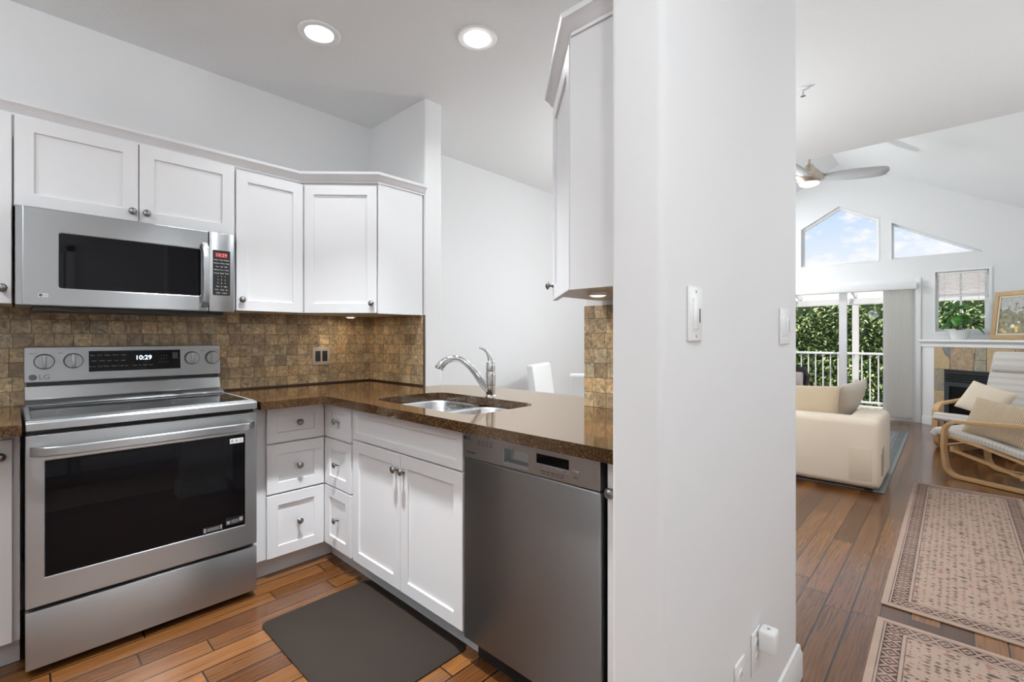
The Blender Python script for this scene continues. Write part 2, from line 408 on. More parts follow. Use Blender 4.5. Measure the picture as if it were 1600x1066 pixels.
def floor_mat():
    m, nt, p = newmat('hardwood_floor')
    tc = nd(nt, 'ShaderNodeTexCoord'); s = nd(nt, 'ShaderNodeSeparateXYZ', {0: tc.outputs['Object']})
    W, L = 0.098, 0.75
    b = mth(nt, 'DIVIDE', mth(nt, 'ADD', s.outputs[1], 3.0), W); row = mth(nt, 'FLOOR', b)
    wn0 = nd(nt, 'ShaderNodeTexWhiteNoise', {'W': row}, noise_dimensions='1D')
    a = mth(nt, 'ADD', mth(nt, 'DIVIDE', mth(nt, 'ADD', s.outputs[0], 5.0), L), mth(nt, 'MULTIPLY', wn0.outputs[0], 7.0))
    colm = mth(nt, 'FLOOR', a)
    cell = nd(nt, 'ShaderNodeCombineXYZ', {0: colm, 1: row, 2: 0.71})
    wn = nd(nt, 'ShaderNodeTexWhiteNoise', {'Vector': cell.outputs[0]}, noise_dimensions='3D')
    base = ramp(nt, wn.outputs[0], [(0.0, srgb(78, 45, 22)), (0.35, srgb(94, 58, 29)), (0.7, srgb(108, 69, 35)), (1.0, srgb(126, 82, 43))])
    sh = nd(nt, 'ShaderNodeVectorMath', {0: wn.outputs['Color'], 'Scale': 13.0}, operation='SCALE')
    ov = nd(nt, 'ShaderNodeVectorMath', {0: tc.outputs['Object'], 1: sh.outputs[0]}, operation='ADD')
    mp = nd(nt, 'ShaderNodeMapping', {0: ov.outputs[0], 3: (2.6, 34, 1)})
    n = nd(nt, 'ShaderNodeTexNoise', {'Vector': mp.outputs[0], 'Scale': 1.5, 'Detail': 7.0, 'Roughness': 0.65, 'Distortion': 0.6})
    mp2 = nd(nt, 'ShaderNodeMapping', {0: ov.outputs[0], 3: (1.1, 9, 1)})
    wv = nd(nt, 'ShaderNodeTexWave', {'Vector': mp2.outputs[0], 'Scale': 2.2, 'Distortion': 9.0, 'Detail': 3.0, 'Detail Scale': 1.2}, wave_type='BANDS', bands_direction='Y')
    gr = mth(nt, 'ADD', mth(nt, 'MULTIPLY', n.outputs[0], 0.85), mth(nt, 'MULTIPLY', wv.outputs['Fac'], 0.15))
    f = ramp(nt, gr, [(0.30, (0.55, 0.52, 0.49)), (0.5, (1, 1, 1)), (0.70, (1.30, 1.27, 1.22))])
    c = mix(nt, 0.8, base, f, 'MULTIPLY')
    fa = mth(nt, 'FRACT', a); fb = mth(nt, 'FRACT', b)
    ga = mth(nt, 'LESS_THAN', mth(nt, 'MINIMUM', fa, mth(nt, 'SUBTRACT', 1.0, fa)), 0.0035)
    gb = mth(nt, 'LESS_THAN', mth(nt, 'MINIMUM', fb, mth(nt, 'SUBTRACT', 1.0, fb)), 0.030)
    g = mth(nt, 'MAXIMUM', ga, gb)
    c = mix(nt, g, c, srgb(34, 20, 11))
    nt.links.new(c, p.inputs['Base Color'])
    nt.links.new(mth(nt, 'ADD', mth(nt, 'MULTIPLY', n.outputs[0], 0.12), 0.16), p.inputs['Roughness'])
    p.inputs['Coat Weight'].default_value = 0.3; p.inputs['Coat Roughness'].default_value = 0.14; p.inputs['Coat IOR'].default_value = 1.5
    h = mth(nt, 'SUBTRACT', mth(nt, 'MULTIPLY', gr, 0.6), mth(nt, 'MULTIPLY', g, 1.4))
    bp = nd(nt, 'ShaderNodeBump', {'Height': h, 'Strength': 0.2, 'Distance': 0.002}); nt.links.new(bp.outputs[0], p.inputs['Normal'])
    return m
FLOOR = floor_mat()

def rug_mat(name, L, W, bg, motif_a, motif_b, motif_c, sc=1.0):
    """oriental runner: x along the length, y across, origin in the middle"""
    m, nt, p = newmat(name)
    tc = nd(nt, 'ShaderNodeTexCoord'); s = nd(nt, 'ShaderNodeSeparateXYZ', {0: tc.outputs['Object']})
    ax, ay = mth(nt, 'ABSOLUTE', s.outputs[0]), mth(nt, 'ABSOLUTE', s.outputs[1])
    dx, dy = mth(nt, 'SUBTRACT', L/2, ax), mth(nt, 'SUBTRACT', W/2, ay)
    d = mth(nt, 'MINIMUM', dx, dy)
    def band(v, a, b): return mth(nt, 'MULTIPLY', mth(nt, 'GREATER_THAN', v, a), mth(nt, 'LESS_THAN', v, b))
    nz = nd(nt, 'ShaderNodeTexNoise', {'Vector': tc.outputs['Object'], 'Scale': 9.0, 'Detail': 5.0})
    nf = nd(nt, 'ShaderNodeTexNoise', {'Vector': tc.outputs['Object'], 'Scale': 160.0, 'Detail': 2.0})
    base = mix(nt, nz.outputs[0], tuple(v*0.86 for v in bg), tuple(v*1.1 for v in bg))
    # field: rows of small woven blossoms
    v = nd(nt, 'ShaderNodeTexVoronoi', {'Vector': nd(nt, 'ShaderNodeMapping', {0: tc.outputs['Object'], 3: (1.0, 0.8, 1)}).outputs[0], 'Scale': 46.0*sc, 'Randomness': 0.3}, distance='MANHATTAN')
    vs = nd(nt, 'ShaderNodeSeparateColor', {0: v.outputs['Color']})
    mc = ramp(nt, vs.outputs[0], [(0.0, motif_a), (0.34, motif_b), (0.67, motif_c), (0.9, motif_a)], 'CONSTANT')
    ring = mth(nt, 'MULTIPLY', band(v.outputs['Distance'], 0.0, mth(nt, 'ADD', 0.27, mth(nt, 'MULTIPLY', vs.outputs[1], 0.30))), 0.85)
    heart = band(v.outputs['Distance'], 0.09, 0.15)
    fld = mix(nt, mth(nt, 'MULTIPLY', ring, mth(nt, 'SUBTRACT', 1.0, mth(nt, 'MULTIPLY', heart, 0.7))), base, mc)
    v2 = nd(nt, 'ShaderNodeTexVoronoi', {'Vector': nd(nt, 'ShaderNodeMapping', {0: tc.outputs['Object'], 3: (42.0*sc, 17.0*sc, 1)}).outputs[0], 'Scale': 1.0, 'Randomness': 0.55}, distance='MANHATTAN')
    v2s = nd(nt, 'ShaderNodeSeparateColor', {0: v2.outputs['Color']})
    cols = mth(nt, 'GREATER_THAN', mth(nt, 'ABSOLUTE', mth(nt, 'SINE', mth(nt, 'MULTIPLY', s.outputs[1], math.pi/0.115))), 0.45)
    dash = mth(nt, 'MULTIPLY', mth(nt, 'LESS_THAN', v2.outputs['Distance'], mth(nt, 'ADD', 0.22, mth(nt, 'MULTIPLY', v2s.outputs[1], 0.28))), cols)
    fld = mix(nt, mth(nt, 'MULTIPLY', dash, 0.8), fld, ramp(nt, v2s.outputs[0], [(0.0, motif_a), (0.4, motif_c), (0.7, motif_b)], 'CONSTANT'))
    # border: hexagon chain on a darker stripe, guard lines either side
    alongx = mth(nt, 'GREATER_THAN', dx, dy)
    al = mth(nt, 'ADD', mth(nt, 'MULTIPLY', alongx, s.outputs[0]), mth(nt, 'MULTIPLY', mth(nt, 'SUBTRACT', 1.0, alongx), s.outputs[1]))
    fr = mth(nt, 'FRACT', mth(nt, 'DIVIDE', al, 0.062)); fr = mth(nt, 'MULTIPLY', mth(nt, 'ABSOLUTE', mth(nt, 'SUBTRACT', fr, 0.5)), 2.0)
    cr = mth(nt, 'DIVIDE', mth(nt, 'ABSOLUTE', mth(nt, 'SUBTRACT', d, 0.062)), 0.027)
    hexd = mth(nt, 'ADD', mth(nt, 'MULTIPLY', fr, 0.75), mth(nt, 'MULTIPLY', cr, 0.6))
    hexm = mth(nt, 'MAXIMUM', band(hexd, 0.42, 0.66), mth(nt, 'LESS_THAN', hexd, 0.18))
    hexm = mth(nt, 'MAXIMUM', hexm, mth(nt, 'GREATER_THAN', hexd, 1.0))
    bord = mix(nt, mth(nt, 'MULTIPLY', hexm, 0.92), mix(nt, 0.28, base, motif_b), motif_a)
    c = mix(nt, mth(nt, 'LESS_THAN', d, 0.105), fld, base)
    c = mix(nt, band(d, 0.035, 0.089), c, bord)
    for a, b in ((0.024, 0.028), (0.033, 0.037), (0.087, 0.091), (0.101, 0.105)):
        c = mix(nt, mth(nt, 'MULTIPLY', band(d, a, b), 0.7), c, motif_a)
    fade = mth(nt, 'MULTIPLY', ramp(nt, nz.outputs[0], [(0.35, (0, 0, 0)), (0.7, (1, 1, 1))]), 0.25)
    c = mix(nt, fade, c, base)
    c = mix(nt, 0.25, c, mix(nt, nf.outputs[0], (0.6, 0.6, 0.6), (1.4, 1.4, 1.4)), 'MULTIPLY')
    nt.links.new(c, p.inputs['Base Color']); p.inputs['Roughness'].default_value = 0.95; p.inputs['Specular IOR Level'].default_value = 0.1
    bp = nd(nt, 'ShaderNodeBump', {'Height': nf.outputs[0], 'Strength': 0.5, 'Distance': 0.002}); nt.links.new(bp.outputs[0], p.inputs['Normal'])
    return m

def stripe_mat(name, ca, cb, axis, freq, rough=0.9, bump=0.5):
    m, nt, p = newmat(name)
    tc = nd(nt, 'ShaderNodeTexCoord'); s = nd(nt, 'ShaderNodeSeparateXYZ', {0: tc.outputs['Object']})
    f = mth(nt, 'ABSOLUTE', mth(nt, 'SINE', mth(nt, 'MULTIPLY', s.outputs[axis], freq*math.pi)))
    n = nd(nt, 'ShaderNodeTexNoise', {'Vector': tc.outputs['Object'], 'Scale': 150.0})
    c = mix(nt, f, cb, ca); c = mix(nt, 0.3, c, mix(nt, n.outputs[0], (0.7,)*3, (1.3,)*3), 'MULTIPLY')
    nt.links.new(c, p.inputs['Base Color']); p.inputs['Roughness'].default_value = rough
    bp = nd(nt, 'ShaderNodeBump', {'Height': f, 'Strength': bump, 'Distance': 0.004}); nt.links.new(bp.outputs[0], p.inputs['Normal'])
    return m
CORD = stripe_mat('corduroy', srgb(206, 188, 162), srgb(158, 136, 110), 0, 84)
ARMFAB = stripe_mat('armchair_fabric', srgb(208, 204, 197), srgb(192, 187, 179), 0, 42, bump=0.25)

def stone_mat(name, col, col2):
    m, nt, p = newmat(name)
    tc = nd(nt, 'ShaderNodeTexCoord')
    n = nd(nt, 'ShaderNodeTexNoise', {'Vector': tc.outputs['Object'], 'Scale': 14.0, 'Detail': 8.0, 'Roughness': 0.7, 'Distortion': 1.0})
    c = ramp(nt, n.outputs[0], [(0.3, tuple(v*0.6 for v in col)), (0.48, col), (0.62, col2), (0.8, tuple(v*0.8 for v in col2))])
    nt.links.new(c, p.inputs['Base Color']); p.inputs['Roughness'].default_value = 0.55
    bp = nd(nt, 'ShaderNodeBump', {'Height': n.outputs[0], 'Strength': 0.6, 'Distance': 0.008}); nt.links.new(bp.outputs[0], p.inputs['Normal'])
    return m
ST = [stone_mat('slate_gold', srgb(192, 168, 130), srgb(178, 152, 116)), stone_mat('slate_rust', srgb(160, 138, 114), srgb(188, 162, 126)),
      stone_mat('slate_grey', srgb(150, 144, 128), srgb(172, 156, 128)), stone_mat('slate_blue', srgb(112, 120, 120), srgb(134, 134, 124))]
GROUT = plain('stone_grout', (0.10, 0.09, 0.08), 0.9)

def painting_mat():
    m, nt, p = newmat('flower_painting')
    tc = nd(nt, 'ShaderNodeTexCoord'); s = nd(nt, 'ShaderNodeSeparateXYZ', {0: tc.outputs['Object']})
    z = mth(nt, 'DIVIDE', s.outputs[2], 0.58)
    n = nd(nt, 'ShaderNodeTexNoise', {'Vector': tc.outputs['Object'], 'Scale': 22.0, 'Detail': 6.0, 'Roughness': 0.7})
    bgc = ramp(nt, n.outputs[0], [(0.3, srgb(150, 152, 150)), (0.7, srgb(186, 184, 176))])
    fol = ramp(nt, n.outputs[0], [(0.3, srgb(70, 80, 66)), (0.5, srgb(132, 128, 100)), (0.7, srgb(166, 150, 116))])
    f = mth(nt, 'LESS_THAN', mth(nt, 'ADD', z, mth(nt, 'MULTIPLY', mth(nt, 'SUBTRACT', n.outputs[0], 0.5), 1.3)), 0.62)
    c = mix(nt, f, bgc, fol)
    v = nd(nt, 'ShaderNodeTexVoronoi', {'Vector': tc.outputs['Object'], 'Scale': 15.0})
    vs = nd(nt, 'ShaderNodeSeparateColor', {0: v.outputs['Color']})
    fl = ramp(nt, vs.outputs[0], [(0.0, srgb(226, 190, 96)), (0.3, srgb(226, 222, 210)), (0.55, srgb(214, 158, 110)), (0.8, srgb(236, 206, 130))], 'CONSTANT')
    fm = mth(nt, 'MULTIPLY', mth(nt, 'LESS_THAN', v.outputs['Distance'], 0.34), mth(nt, 'LESS_THAN', z, mth(nt, 'ADD', 0.26, mth(nt, 'MULTIPLY', vs.outputs[1], 0.34))))
    c = mix(nt, fm, c, fl)
    nt.links.new(c, p.inputs['Base Color']); p.inputs['Roughness'].default_value = 0.5
    return m
PAINTING = painting_mat()

def leaf_mat(name, ca, cb, cc):
    m, nt, p = newmat(name)
    oi = nd(nt, 'ShaderNodeNewGeometry')
    c = ramp(nt, oi.outputs['Random Per Island'], [(0.0, ca), (0.5, cb), (0.85, cc), (1.0, srgb(222, 214, 140))])
    nt.links.new(c, p.inputs['Base Color']); p.inputs['Roughness'].default_value = 0.38
    p.inputs['Subsurface Weight'].default_value = 0.0
    return m
HEDGE = leaf_mat('hedge_leaves', srgb(96, 122, 70), srgb(142, 166, 104), srgb(186, 202, 144))
HEDGEIN = plain('hedge_shade', srgb(58, 76, 42), 0.9)

# ------------------------------------------------------------------ the setting
H = 2.707                                     # flat ceiling
YW, YR = 3.035, -0.94                         # long walls
XF, XE, XL = 8.85, 4.56, -2.30                # gable wall, end of the flat ceiling, kitchen end wall
RIDGE_Y, RIDGE_Z, PITCH = 1.305, 3.922, 0.5405
roofz = lambda y: RIDGE_Z - PITCH*abs(y-RIDGE_Y)

b = MB(); b.box(XL-0.1, XF+0.15, YR-0.1, YW+0.1, -0.08, 0.0); struct('floor', b, FLOOR)
# recessed lamp places: the first two are in the picture, the rest added for light
POTS = [(1.025, 2.255), (1.578, 1.722), (-0.75, 2.25), (-0.75, 1.15), (0.25, 0.95), (0.75, -0.28), (-0.10, -0.50), (2.05, -0.3),
        (2.65, 1.05), (3.62, 1.35), (3.45, 2.0), (0.75, 1.72)]
def circ(x, y, r, n=28): return [(x+r*math.cos(2*math.pi*k/n), y+r*math.sin(2*math.pi*k/n)) for k in range(n)]
b = MB(); b.holed([(XL, YR), (XE, YR), (XE, YW), (XL, YW)], [circ(x, y, 0.066) for x, y in POTS], 'z', H, H+0.12); struct('ceiling', b, CEIL, smooth=False)
b = MB(); b.box(XL, XE, YR, YW, H+0.13, H+0.15); struct('ceiling_deck', b, PAINT)

b = MB(); b.box(XL-0.1, XF+0.15, YW, YW+0.12, 0, 3.1); struct('wall_back', b, PAINT)
b = MB(); b.box(XL-0.1, XF+0.15, YR-0.12, YR, 0, 2.8); struct('wall_right', b, PAINT)
b = MB(); b.box(XL-0.1, XL, YR, YW, 0, H+0.15); struct('wall_left', b, PAINT)
# wall stub that ends the stove wall run and carries the pass-through, bullnosed free corners
b = MB(); b.prism(round_poly([(1.755, 2.395), (1.890, 2.395), (1.890, YW), (1.755, YW)], [0.012, 0.015, 0, 0]), 'z', 0, H); struct('wall_stub', b, PAINT)
b = MB(); b.box(1.762, 1.886, 1.205, 2.393, 0, 0.872); struct('wall_half', b, PAINT)
# corner wall between kitchen and hall
b = MB(); b.prism(round_poly([(0.87, 0.41), (1.930, 0.41), (1.930, 1.20), (1.755, 1.20), (1.755, 0.53), (0.87, 0.53)], [0.018, 0.018, 0.015, 0.006, 0, 0.012]), 'z', 0, H); struct('wall_hall', b, PAINT)

# vaulted living room
def slope(y0, y1):
    b = MB(); b.prism([(y0, roofz(y0)), (y1, roofz(y1)), (y1, roofz(y1)+0.12), (y0, roofz(y0)+0.12)], 'x', XE-0.02, XF+0.15); return b
struct('ceiling_vault_right', slope(YR-0.05, RIDGE_Y), PAINT); struct('ceiling_vault_left', slope(RIDGE_Y, YW+0.05), PAINT)
b = MB(); b.prism([(YR, H+0.13), (YW, H+0.13), (YW, roofz(YW)), (RIDGE_Y, RIDGE_Z), (YR, roofz(YR)+0.15)], 'x', XE-0.12, XE-0.0005); struct('wall_gable_inner', b, PAINT)
# gable wall with its openings
DOOR = (0.40, 2.30, 0.0, 2.005)
W1 = [(0.817, 2.364), (1.822, 2.364), (1.822, 2.975), (1.305, 3.268), (0.817, 2.988)]
W2 = [(-0.290, 2.366), (0.665, 2.366), (0.665, 2.903)]
W3 = [(-0.340, 1.300), (0.187, 1.300), (0.187, 2.125), (-0.340, 2.125)]
b = MB(); b.holed([(YR-0.1, 0), (DOOR[0], 0), (DOOR[0], DOOR[3]), (DOOR[1], DOOR[3]), (DOOR[1], 0), (YW+0.1, 0), (YW+0.1, roofz(YW)+0.05), (RIDGE_Y, RIDGE_Z+0.05), (YR-0.1, roofz(YR)+0.05)],
    [W1, W2, W3], 'x', XF, XF+0.15); struct('wall_far', b, PAINT, smooth=False)
def window(name, poly, fw=0.035):
    inner = offset_closed(poly, fw)
    b = MB(); b.holed(poly, [inner], 'x', XF+0.075, XF+0.125); o = struct(name, b, TRIMW, smooth=False)
    g = MB(); g.prism(offset_closed(poly, fw*0.5), 'x', XF+0.096, XF+0.102); obj('pane', g, GLASS, o)
    return o
def offset_closed(poly, d):
    n = len(poly); out = []
    area = sum(poly[i][0]*poly[(i+1) % n][1]-poly[(i+1) % n][0]*poly[i][1] for i in range(n))
    sg = 1 if area > 0 else -1
    for i in range(n):
        p0, p1, p2 = Vector(poly[i-1]), Vector(poly[i]), Vector(poly[(i+1) % n])
        a = (p1-p0).normalized(); c = (p2-p1).normalized()
        n1 = Vector((-a.y, a.x))*sg; n2 = Vector((-c.y, c.x))*sg
        m = (n1+n2).normalized(); out.append(tuple(p1+m*(d/max(0.12, m.dot(n1)))))
    return out
window('window_1', W1); window('window_2', W2, 0.022); w3 = window('window_3', W3)
b = MB(); b.box(XF+0.08, XF+0.12, -0.083, -0.062, 1.33, 2.10); obj('mullion', b, TRIMW, w3)
# thin white edge trims round the gable windows
b = MB(); b.holed(offset_closed(W3, -0.03), [W3], 'x', XF-0.012, XF); struct('trim_1', b, TRIMW, smooth=False)
b = MB(); b.holed(offset_closed(W1, -0.012), [W1], 'x', XF-0.006, XF); struct('trim_2', b, TRIMW, smooth=False)
b = MB(); b.holed([(-0.33, 2.352), (0.678, 2.352), (0.678, 2.925)], [W2], 'x', XF-0.006, XF); struct('trim_3', b, TRIMW, smooth=False)

# sliding patio door
d1 = thing('door_1', None, None); tag(d1, kind='structure')
b = MB(); b.holed([(0.40, 0.0), (2.30, 0.0), (2.30, 2.005), (0.40, 2.005)], [[(0.455, 0.05), (2.245, 0.05), (2.245, 1.95), (0.455, 1.95)]], 'x', XF+0.03, XF+0.13); obj('frame', b, TRIMW, d1, smooth=False)
b = MB(); b.box(XF+0.06, XF+0.12, 1.215, 1.315, 0.05, 1.95); obj('mullion', b, TRIMW, d1)
b = MB(); b.box(XF+0.086, XF+0.092, 0.45, 2.25, 0.05, 1.95); obj('pane', b, GLASS, d1)
b = MB(); b.box(XF-0.018, XF, 0.338, 0.40, 0, 2.067, 0.004); b.box(XF-0.018, XF, 0.40, 2.30, 2.005, 2.067, 0.004); b.box(XF-0.018, XF, 2.30, 2.362, 0, 2.067, 0.004); obj('casing', b, TRIMW, d1)

# baseboards
BBP = [(0, 0), (0.014, 0), (0.014, 0.085), (0.009, 0.098), (0.007, 0.115), (0, 0.12)]
def baseboard(name, path):
    b = MB(); sweep_mould(b, path, BBP); struct(name, b, TRIMW)
baseboard('baseboard_hall', [(0.869, 0.53), (0.869, 0.409), (1.931, 0.409), (1.931, 1.2)])
baseboard('baseboard_right', [(XL, YR)[::1], (-0.62, YR)][::-1])
baseboard('baseboard_right.001', [(7.50, YR), (0.42, YR)])
baseboard('baseboard_back', [(1.90, YW), (XF, YW)])
# door across the hall, behind the camera, mirrored in the oven glass
d2 = thing('door_2', None, None); tag(d2, kind='structure')
b = MB(); b.box(-0.55, 0.33, YR+0.001, YR+0.03, 0.01, 2.03); 
for x0, x1 in ((-0.43, -0.16), (-0.06, 0.21)):
    for z0, z1 in ((0.2, 0.9), (1.1, 1.85)): b.box(x0, x1, YR+0.03, YR+0.036, z0, z1, 0.005)
obj('leaf', b, TRIMW, d2)
b = MB()
for x0 in (-0.62, 0.345): b.box(x0, x0+0.068, YR+0.001, YR+0.022, 0, 2.1, 0.004)
b.box(-0.62, 0.413, YR+0.001, YR+0.022, 2.035, 2.1, 0.004); obj('casing', b, TRIMW, d2)
b = MB(); b.lathe([(0, 0), (0.026, 0), (0.026, 0.006), (0.011, 0.01), (0.011, 0.03), (0.027, 0.045), (0.025, 0.065), (0, 0.07)], (0.27, YR+0.03, 1.0), 'y'); obj('knob', b, NICKEL, d2)

# tiled backsplash surfaces
b = MB(); b.box(-1.6, 1.745, 3.025, YW-0.0005, 0.9145, 1.372); struct('wall_tile_back', b, TILEX)
b = MB(); b.box(1.745, 1.7545, 2.3985, 3.025, 0.9145, 1.358); struct('wall_tile_return', b, TILEY)
b = MB(); b.box(1.745, 1.7545, 0.532, 1.199, 0.9145, 1.358); struct('wall_tile_right', b, TILEY)
b = MB(); b.box(1.744, 1.756, 2.392, 2.3983, 0.9145, 1.358); struct('trim_4', b, plain('tile_edge', srgb(74, 54, 40), 0.5))
b = MB(); b.box(0.80, 1.745, 3.016, 3.0249, 0.9146, 0.9235); b.box(1.736, 1.7449, 2.40, 3.016, 0.9146, 0.9235); struct('trim_5', b, plain('brown_caulk', srgb(52, 34, 22), 0.5))

# ------------------------------------------------------------------ recessed lamps
def recessed(x, y, label, group, flush=False, power=9.0, spread=150):
    t = thing('recessed_light', label, 'ceiling light', (x, y, H), 0, group)
    b = MB(); b.lathe([(0.098, -0.001), (0.098, -0.005), (0.092, -0.009), (0.066, -0.008), (0.063, -0.003)], seg=40); obj('trim_ring', b, TRIMW, t)
    if flush:
        b = MB(); b.lathe([(0.063, -0.002), (0.060, -0.014), (0.045, -0.024), (0.0, -0.028)], seg=32); obj('lens', b, LENS, t); dz = -0.032
    else:
        b = MB(); b.lathe([(0.0645, -0.004), (0.050, 0.060)], seg=32); obj('reflector', b, TRIMW, t)
        b = MB(); b.lathe([(0.0, 0.058), (0.050, 0.058), (0.050, 0.062), (0, 0.062)], seg=32); obj('lens', b, LENS, t); dz = 0.052
    ld = bpy.data.lights.new('lamp_light', 'AREA'); ld.shape = 'DISK'; ld.size = 0.085; ld.energy = power; ld.color = BULB; ld.spread = R(spread)
    lo = bpy.data.objects.new('lamp_light', ld); COL.objects.link(lo); lo.parent = t; lo.location = (0, 0, dz)
    return t
recessed(*POTS[0], 'recessed ceiling light with a visible grey-white trim ring, above the stove side', 'kitchen recessed lights', power=POT_W[0])
recessed(*POTS[1], 'glowing white flush ceiling light, above the sink side', 'kitchen recessed lights', flush=True, power=POT_W[1])
for (x, y), pw in zip(POTS[2:], POT_W[2:]):  # unseen downlights added to brighten kitchen, hall and dining room
    recessed(x, y, 'unseen recessed ceiling light added for brightness', 'added unseen recessed lights', power=pw, spread=88 if y == 1.72 else 150)
# unseen globe pendant and hall sconces, added to brighten dining room and hall
t = thing('fill_pendant', 'unseen globe pendant added to light the dining room', 'pendant lamp', (3.30, 1.45, 1.78))
b = MB(); b.tube([(0, 0, 0.14), (0, 0, H-1.78-0.02)], 0.004, 8); b.lathe([(0, H-1.78-0.001), (0.06, H-1.78-0.001), (0.055, H-1.78-0.03), (0, H-1.78-0.035)], seg=20); obj('cord', b, NICKEL, t)
b = MB(); b.lathe([(0.14*math.sin(math.pi*k/14), -0.14*math.cos(math.pi*k/14)) for k in range(15)], seg=28); g_ = obj('globe', b, glass('clear_globe', (1, 1, 1)), t)
b = MB(); b.lathe([(0.035*math.sin(math.pi*k/10), -0.035*math.cos(math.pi*k/10)) for k in range(11)], seg=16); obj('bulb', b, LENS, t)
ld = bpy.data.lights.new('fill_pendant_light', 'POINT'); ld.energy = 46; ld.shadow_soft_size = 0.10; ld.color = BULB
lo = bpy.data.objects.new('fill_pendant_light', ld); COL.objects.link(lo); lo.parent = t
def sconce(x, watts):
    t = thing('fill_sconce', 'unseen bowl sconce added to brighten the hall', 'sconce', (x, YR, 1.62), 0, 'added hall sconces')
    b = MB(); b.box(-0.05, 0.05, 0.001, 0.02, -0.08, 0.04, 0.004); obj('back_plate', b, NICKEL, t)
    b = MB(); b.lathe([(0.02, -0.07), (0.07, -0.05), (0.10, 0.0), (0.105, 0.03), (0.10, 0.03), (0.065, -0.045), (0.02, -0.062)], (0, 0.11, 0), seg=24); obj('bowl', b, glass('sconce_glass', (1, 1, 1)), t)
    b = MB(); b.lathe([(0, -0.03), (0.02, -0.02), (0.025, 0.01), (0, 0.03)], (0, 0.11, 0), seg=14); obj('bulb', b, LENS, t)
    ld = bpy.data.lights.new('fill_sconce_light', 'POINT'); ld.energy = watts; ld.shadow_soft_size = 0.07; ld.color = BULB
    lo = bpy.data.objects.new('fill_sconce_light', ld); COL.objects.link(lo); lo.parent = t; lo.location = (0, 0.11, 0.05)
sconce(2.15, 7); sconce(3.5, 10)
t = thing('fill_globe', 'unseen globe lamp added to brighten the kitchen', 'ceiling light', (-0.95, 1.60, H))  # unseen fill lamp, added to lift the upper walls and ceiling
b = MB(); b.lathe([(0, -0.001), (0.09, -0.001), (0.085, -0.03), (0.03, -0.035), (0.02, -0.12), (0, -0.12)], seg=24); obj('canopy', b, NICKEL, t)
b = MB(); b.lathe([(0.13*math.sin(math.pi*k/14), -0.25-0.13*math.cos(math.pi*k/14)) for k in range(15)], seg=28); obj('globe', b, glass('clear_globe_kitchen', (1, 1, 1)), t)
ld = bpy.data.lights.new('fill_globe_light', 'POINT'); ld.energy = 25; ld.shadow_soft_size = 0.10; ld.color = BULB
lo = bpy.data.objects.new('fill_globe_light', ld); COL.objects.link(lo); lo.parent = t; lo.location = (0, 0, -0.25)
def torchiere(x, y, watts, label):  # unseen uplight, added so the ceiling bounces more light into the rooms
    t = thing('fill_floor_lamp', label, 'floor lamp', (x, y, 0.0))
    b = MB(); b.lathe([(0, 0.0005), (0.14, 0.0005), (0.14, 0.015), (0.02, 0.03), (0.012, 0.05), (0.012, 1.62), (0, 1.62)], seg=24); obj('stand', b, NICKEL, t)
    b = MB(); b.lathe([(0.02, 1.62), (0.09, 1.66), (0.15, 1.74), (0.145, 1.74), (0.085, 1.67), (0.02, 1.63)], seg=24); obj('bowl', b, WPLAS, t)
    ld = bpy.data.lights.new('fill_torchiere_light', 'POINT'); ld.energy = watts; ld.shadow_soft_size = 0.06; ld.color = BULB
    lo = bpy.data.objects.new('fill_torchiere_light', ld); COL.objects.link(lo); lo.parent = t; lo.location = (0, 0, 1.76)
torchiere(6.60, 2.75, 90, 'unseen torchiere added to brighten the living room vault')
torchiere(-0.65, -0.62, 42, 'unseen torchiere behind the camera, added to brighten hall and kitchen')

# ------------------------------------------------------------------ kitchen cabinets
def shaker(b, x0, x1, z0, z1, rail=0.055, t=0.019, rec=0.009):
    """a framed door or drawer front, face towards -y at y = 0"""
    b.holed([(x0, z0), (x1, z0), (x1, z1), (x0, z1)], [[(x0+rail, z0+rail), (x1-rail, z0+rail), (x1-rail, z1-rail), (x0+rail, z1-rail)]], 'y', 0.0, t)
    b.box(x0+rail-0.002, x1-rail+0.002, rec, t-0.002, z0+rail-0.002, z1-rail+0.002)
KNOBP = [(0, 0), (0.0095, 0), (0.0085, -0.003), (0.0055, -0.006), (0.0055, -0.013), (0.011, -0.017), (0.0155, -0.020), (0.0160, -0.023), (0.0135, -0.0265), (0.0125, -0.0255), (0.0105, -0.0275), (0.006, -0.030), (0, -0.031)]
def knob(parent, x, z, y=0.0, s=1.0):
    b = MB(); b.lathe([(r*s, h*s) for r, h in KNOBP], (x, y, z), 'y', 22); return obj('knob', b, NICKEL, parent)
def front(name, t, x0, x1, z0, z1, kx=None, kz=None, rail=0.055):
    b = MB(); shaker(b, x0, x1, z0, z1, rail); d = obj(name, b, CAB, t, smooth=False, bevel=0.0015, seg=1)
    if kx is not None: knob(d, kx, kz)
    return d

UZ0, UZ1 = 1.36, 2.10
# upper, left of the microwave (only its edge is in the picture)
t = thing('upper_cabinet', 'white wall cabinet left of the microwave, its knobbed door cut by the picture edge', 'cabinet', (0.0, 2.70, 0))
b = MB(); b.box(-0.44, -0.001, 0.021, 0.333, 1.352, UZ1+0.01); obj('body', b, CAB, t)
front('door', t, -0.438, -0.003, 1.352, UZ1, -0.030, 1.412)
# over the microwave
t = thing('upper_cabinet', 'short white two-door cabinet above the microwave', 'cabinet', (0.0, 2.70, 0))
b = MB(); b.box(0.001, 0.786, 0.021, 0.333, 1.742, UZ1+0.01); obj('body', b, CAB, t)
front('door', t, 0.004, 0.391, 1.742, UZ1, 0.368, 1.785); front('door', t, 0.395, 0.783, 1.742, UZ1, 0.419, 1.785)
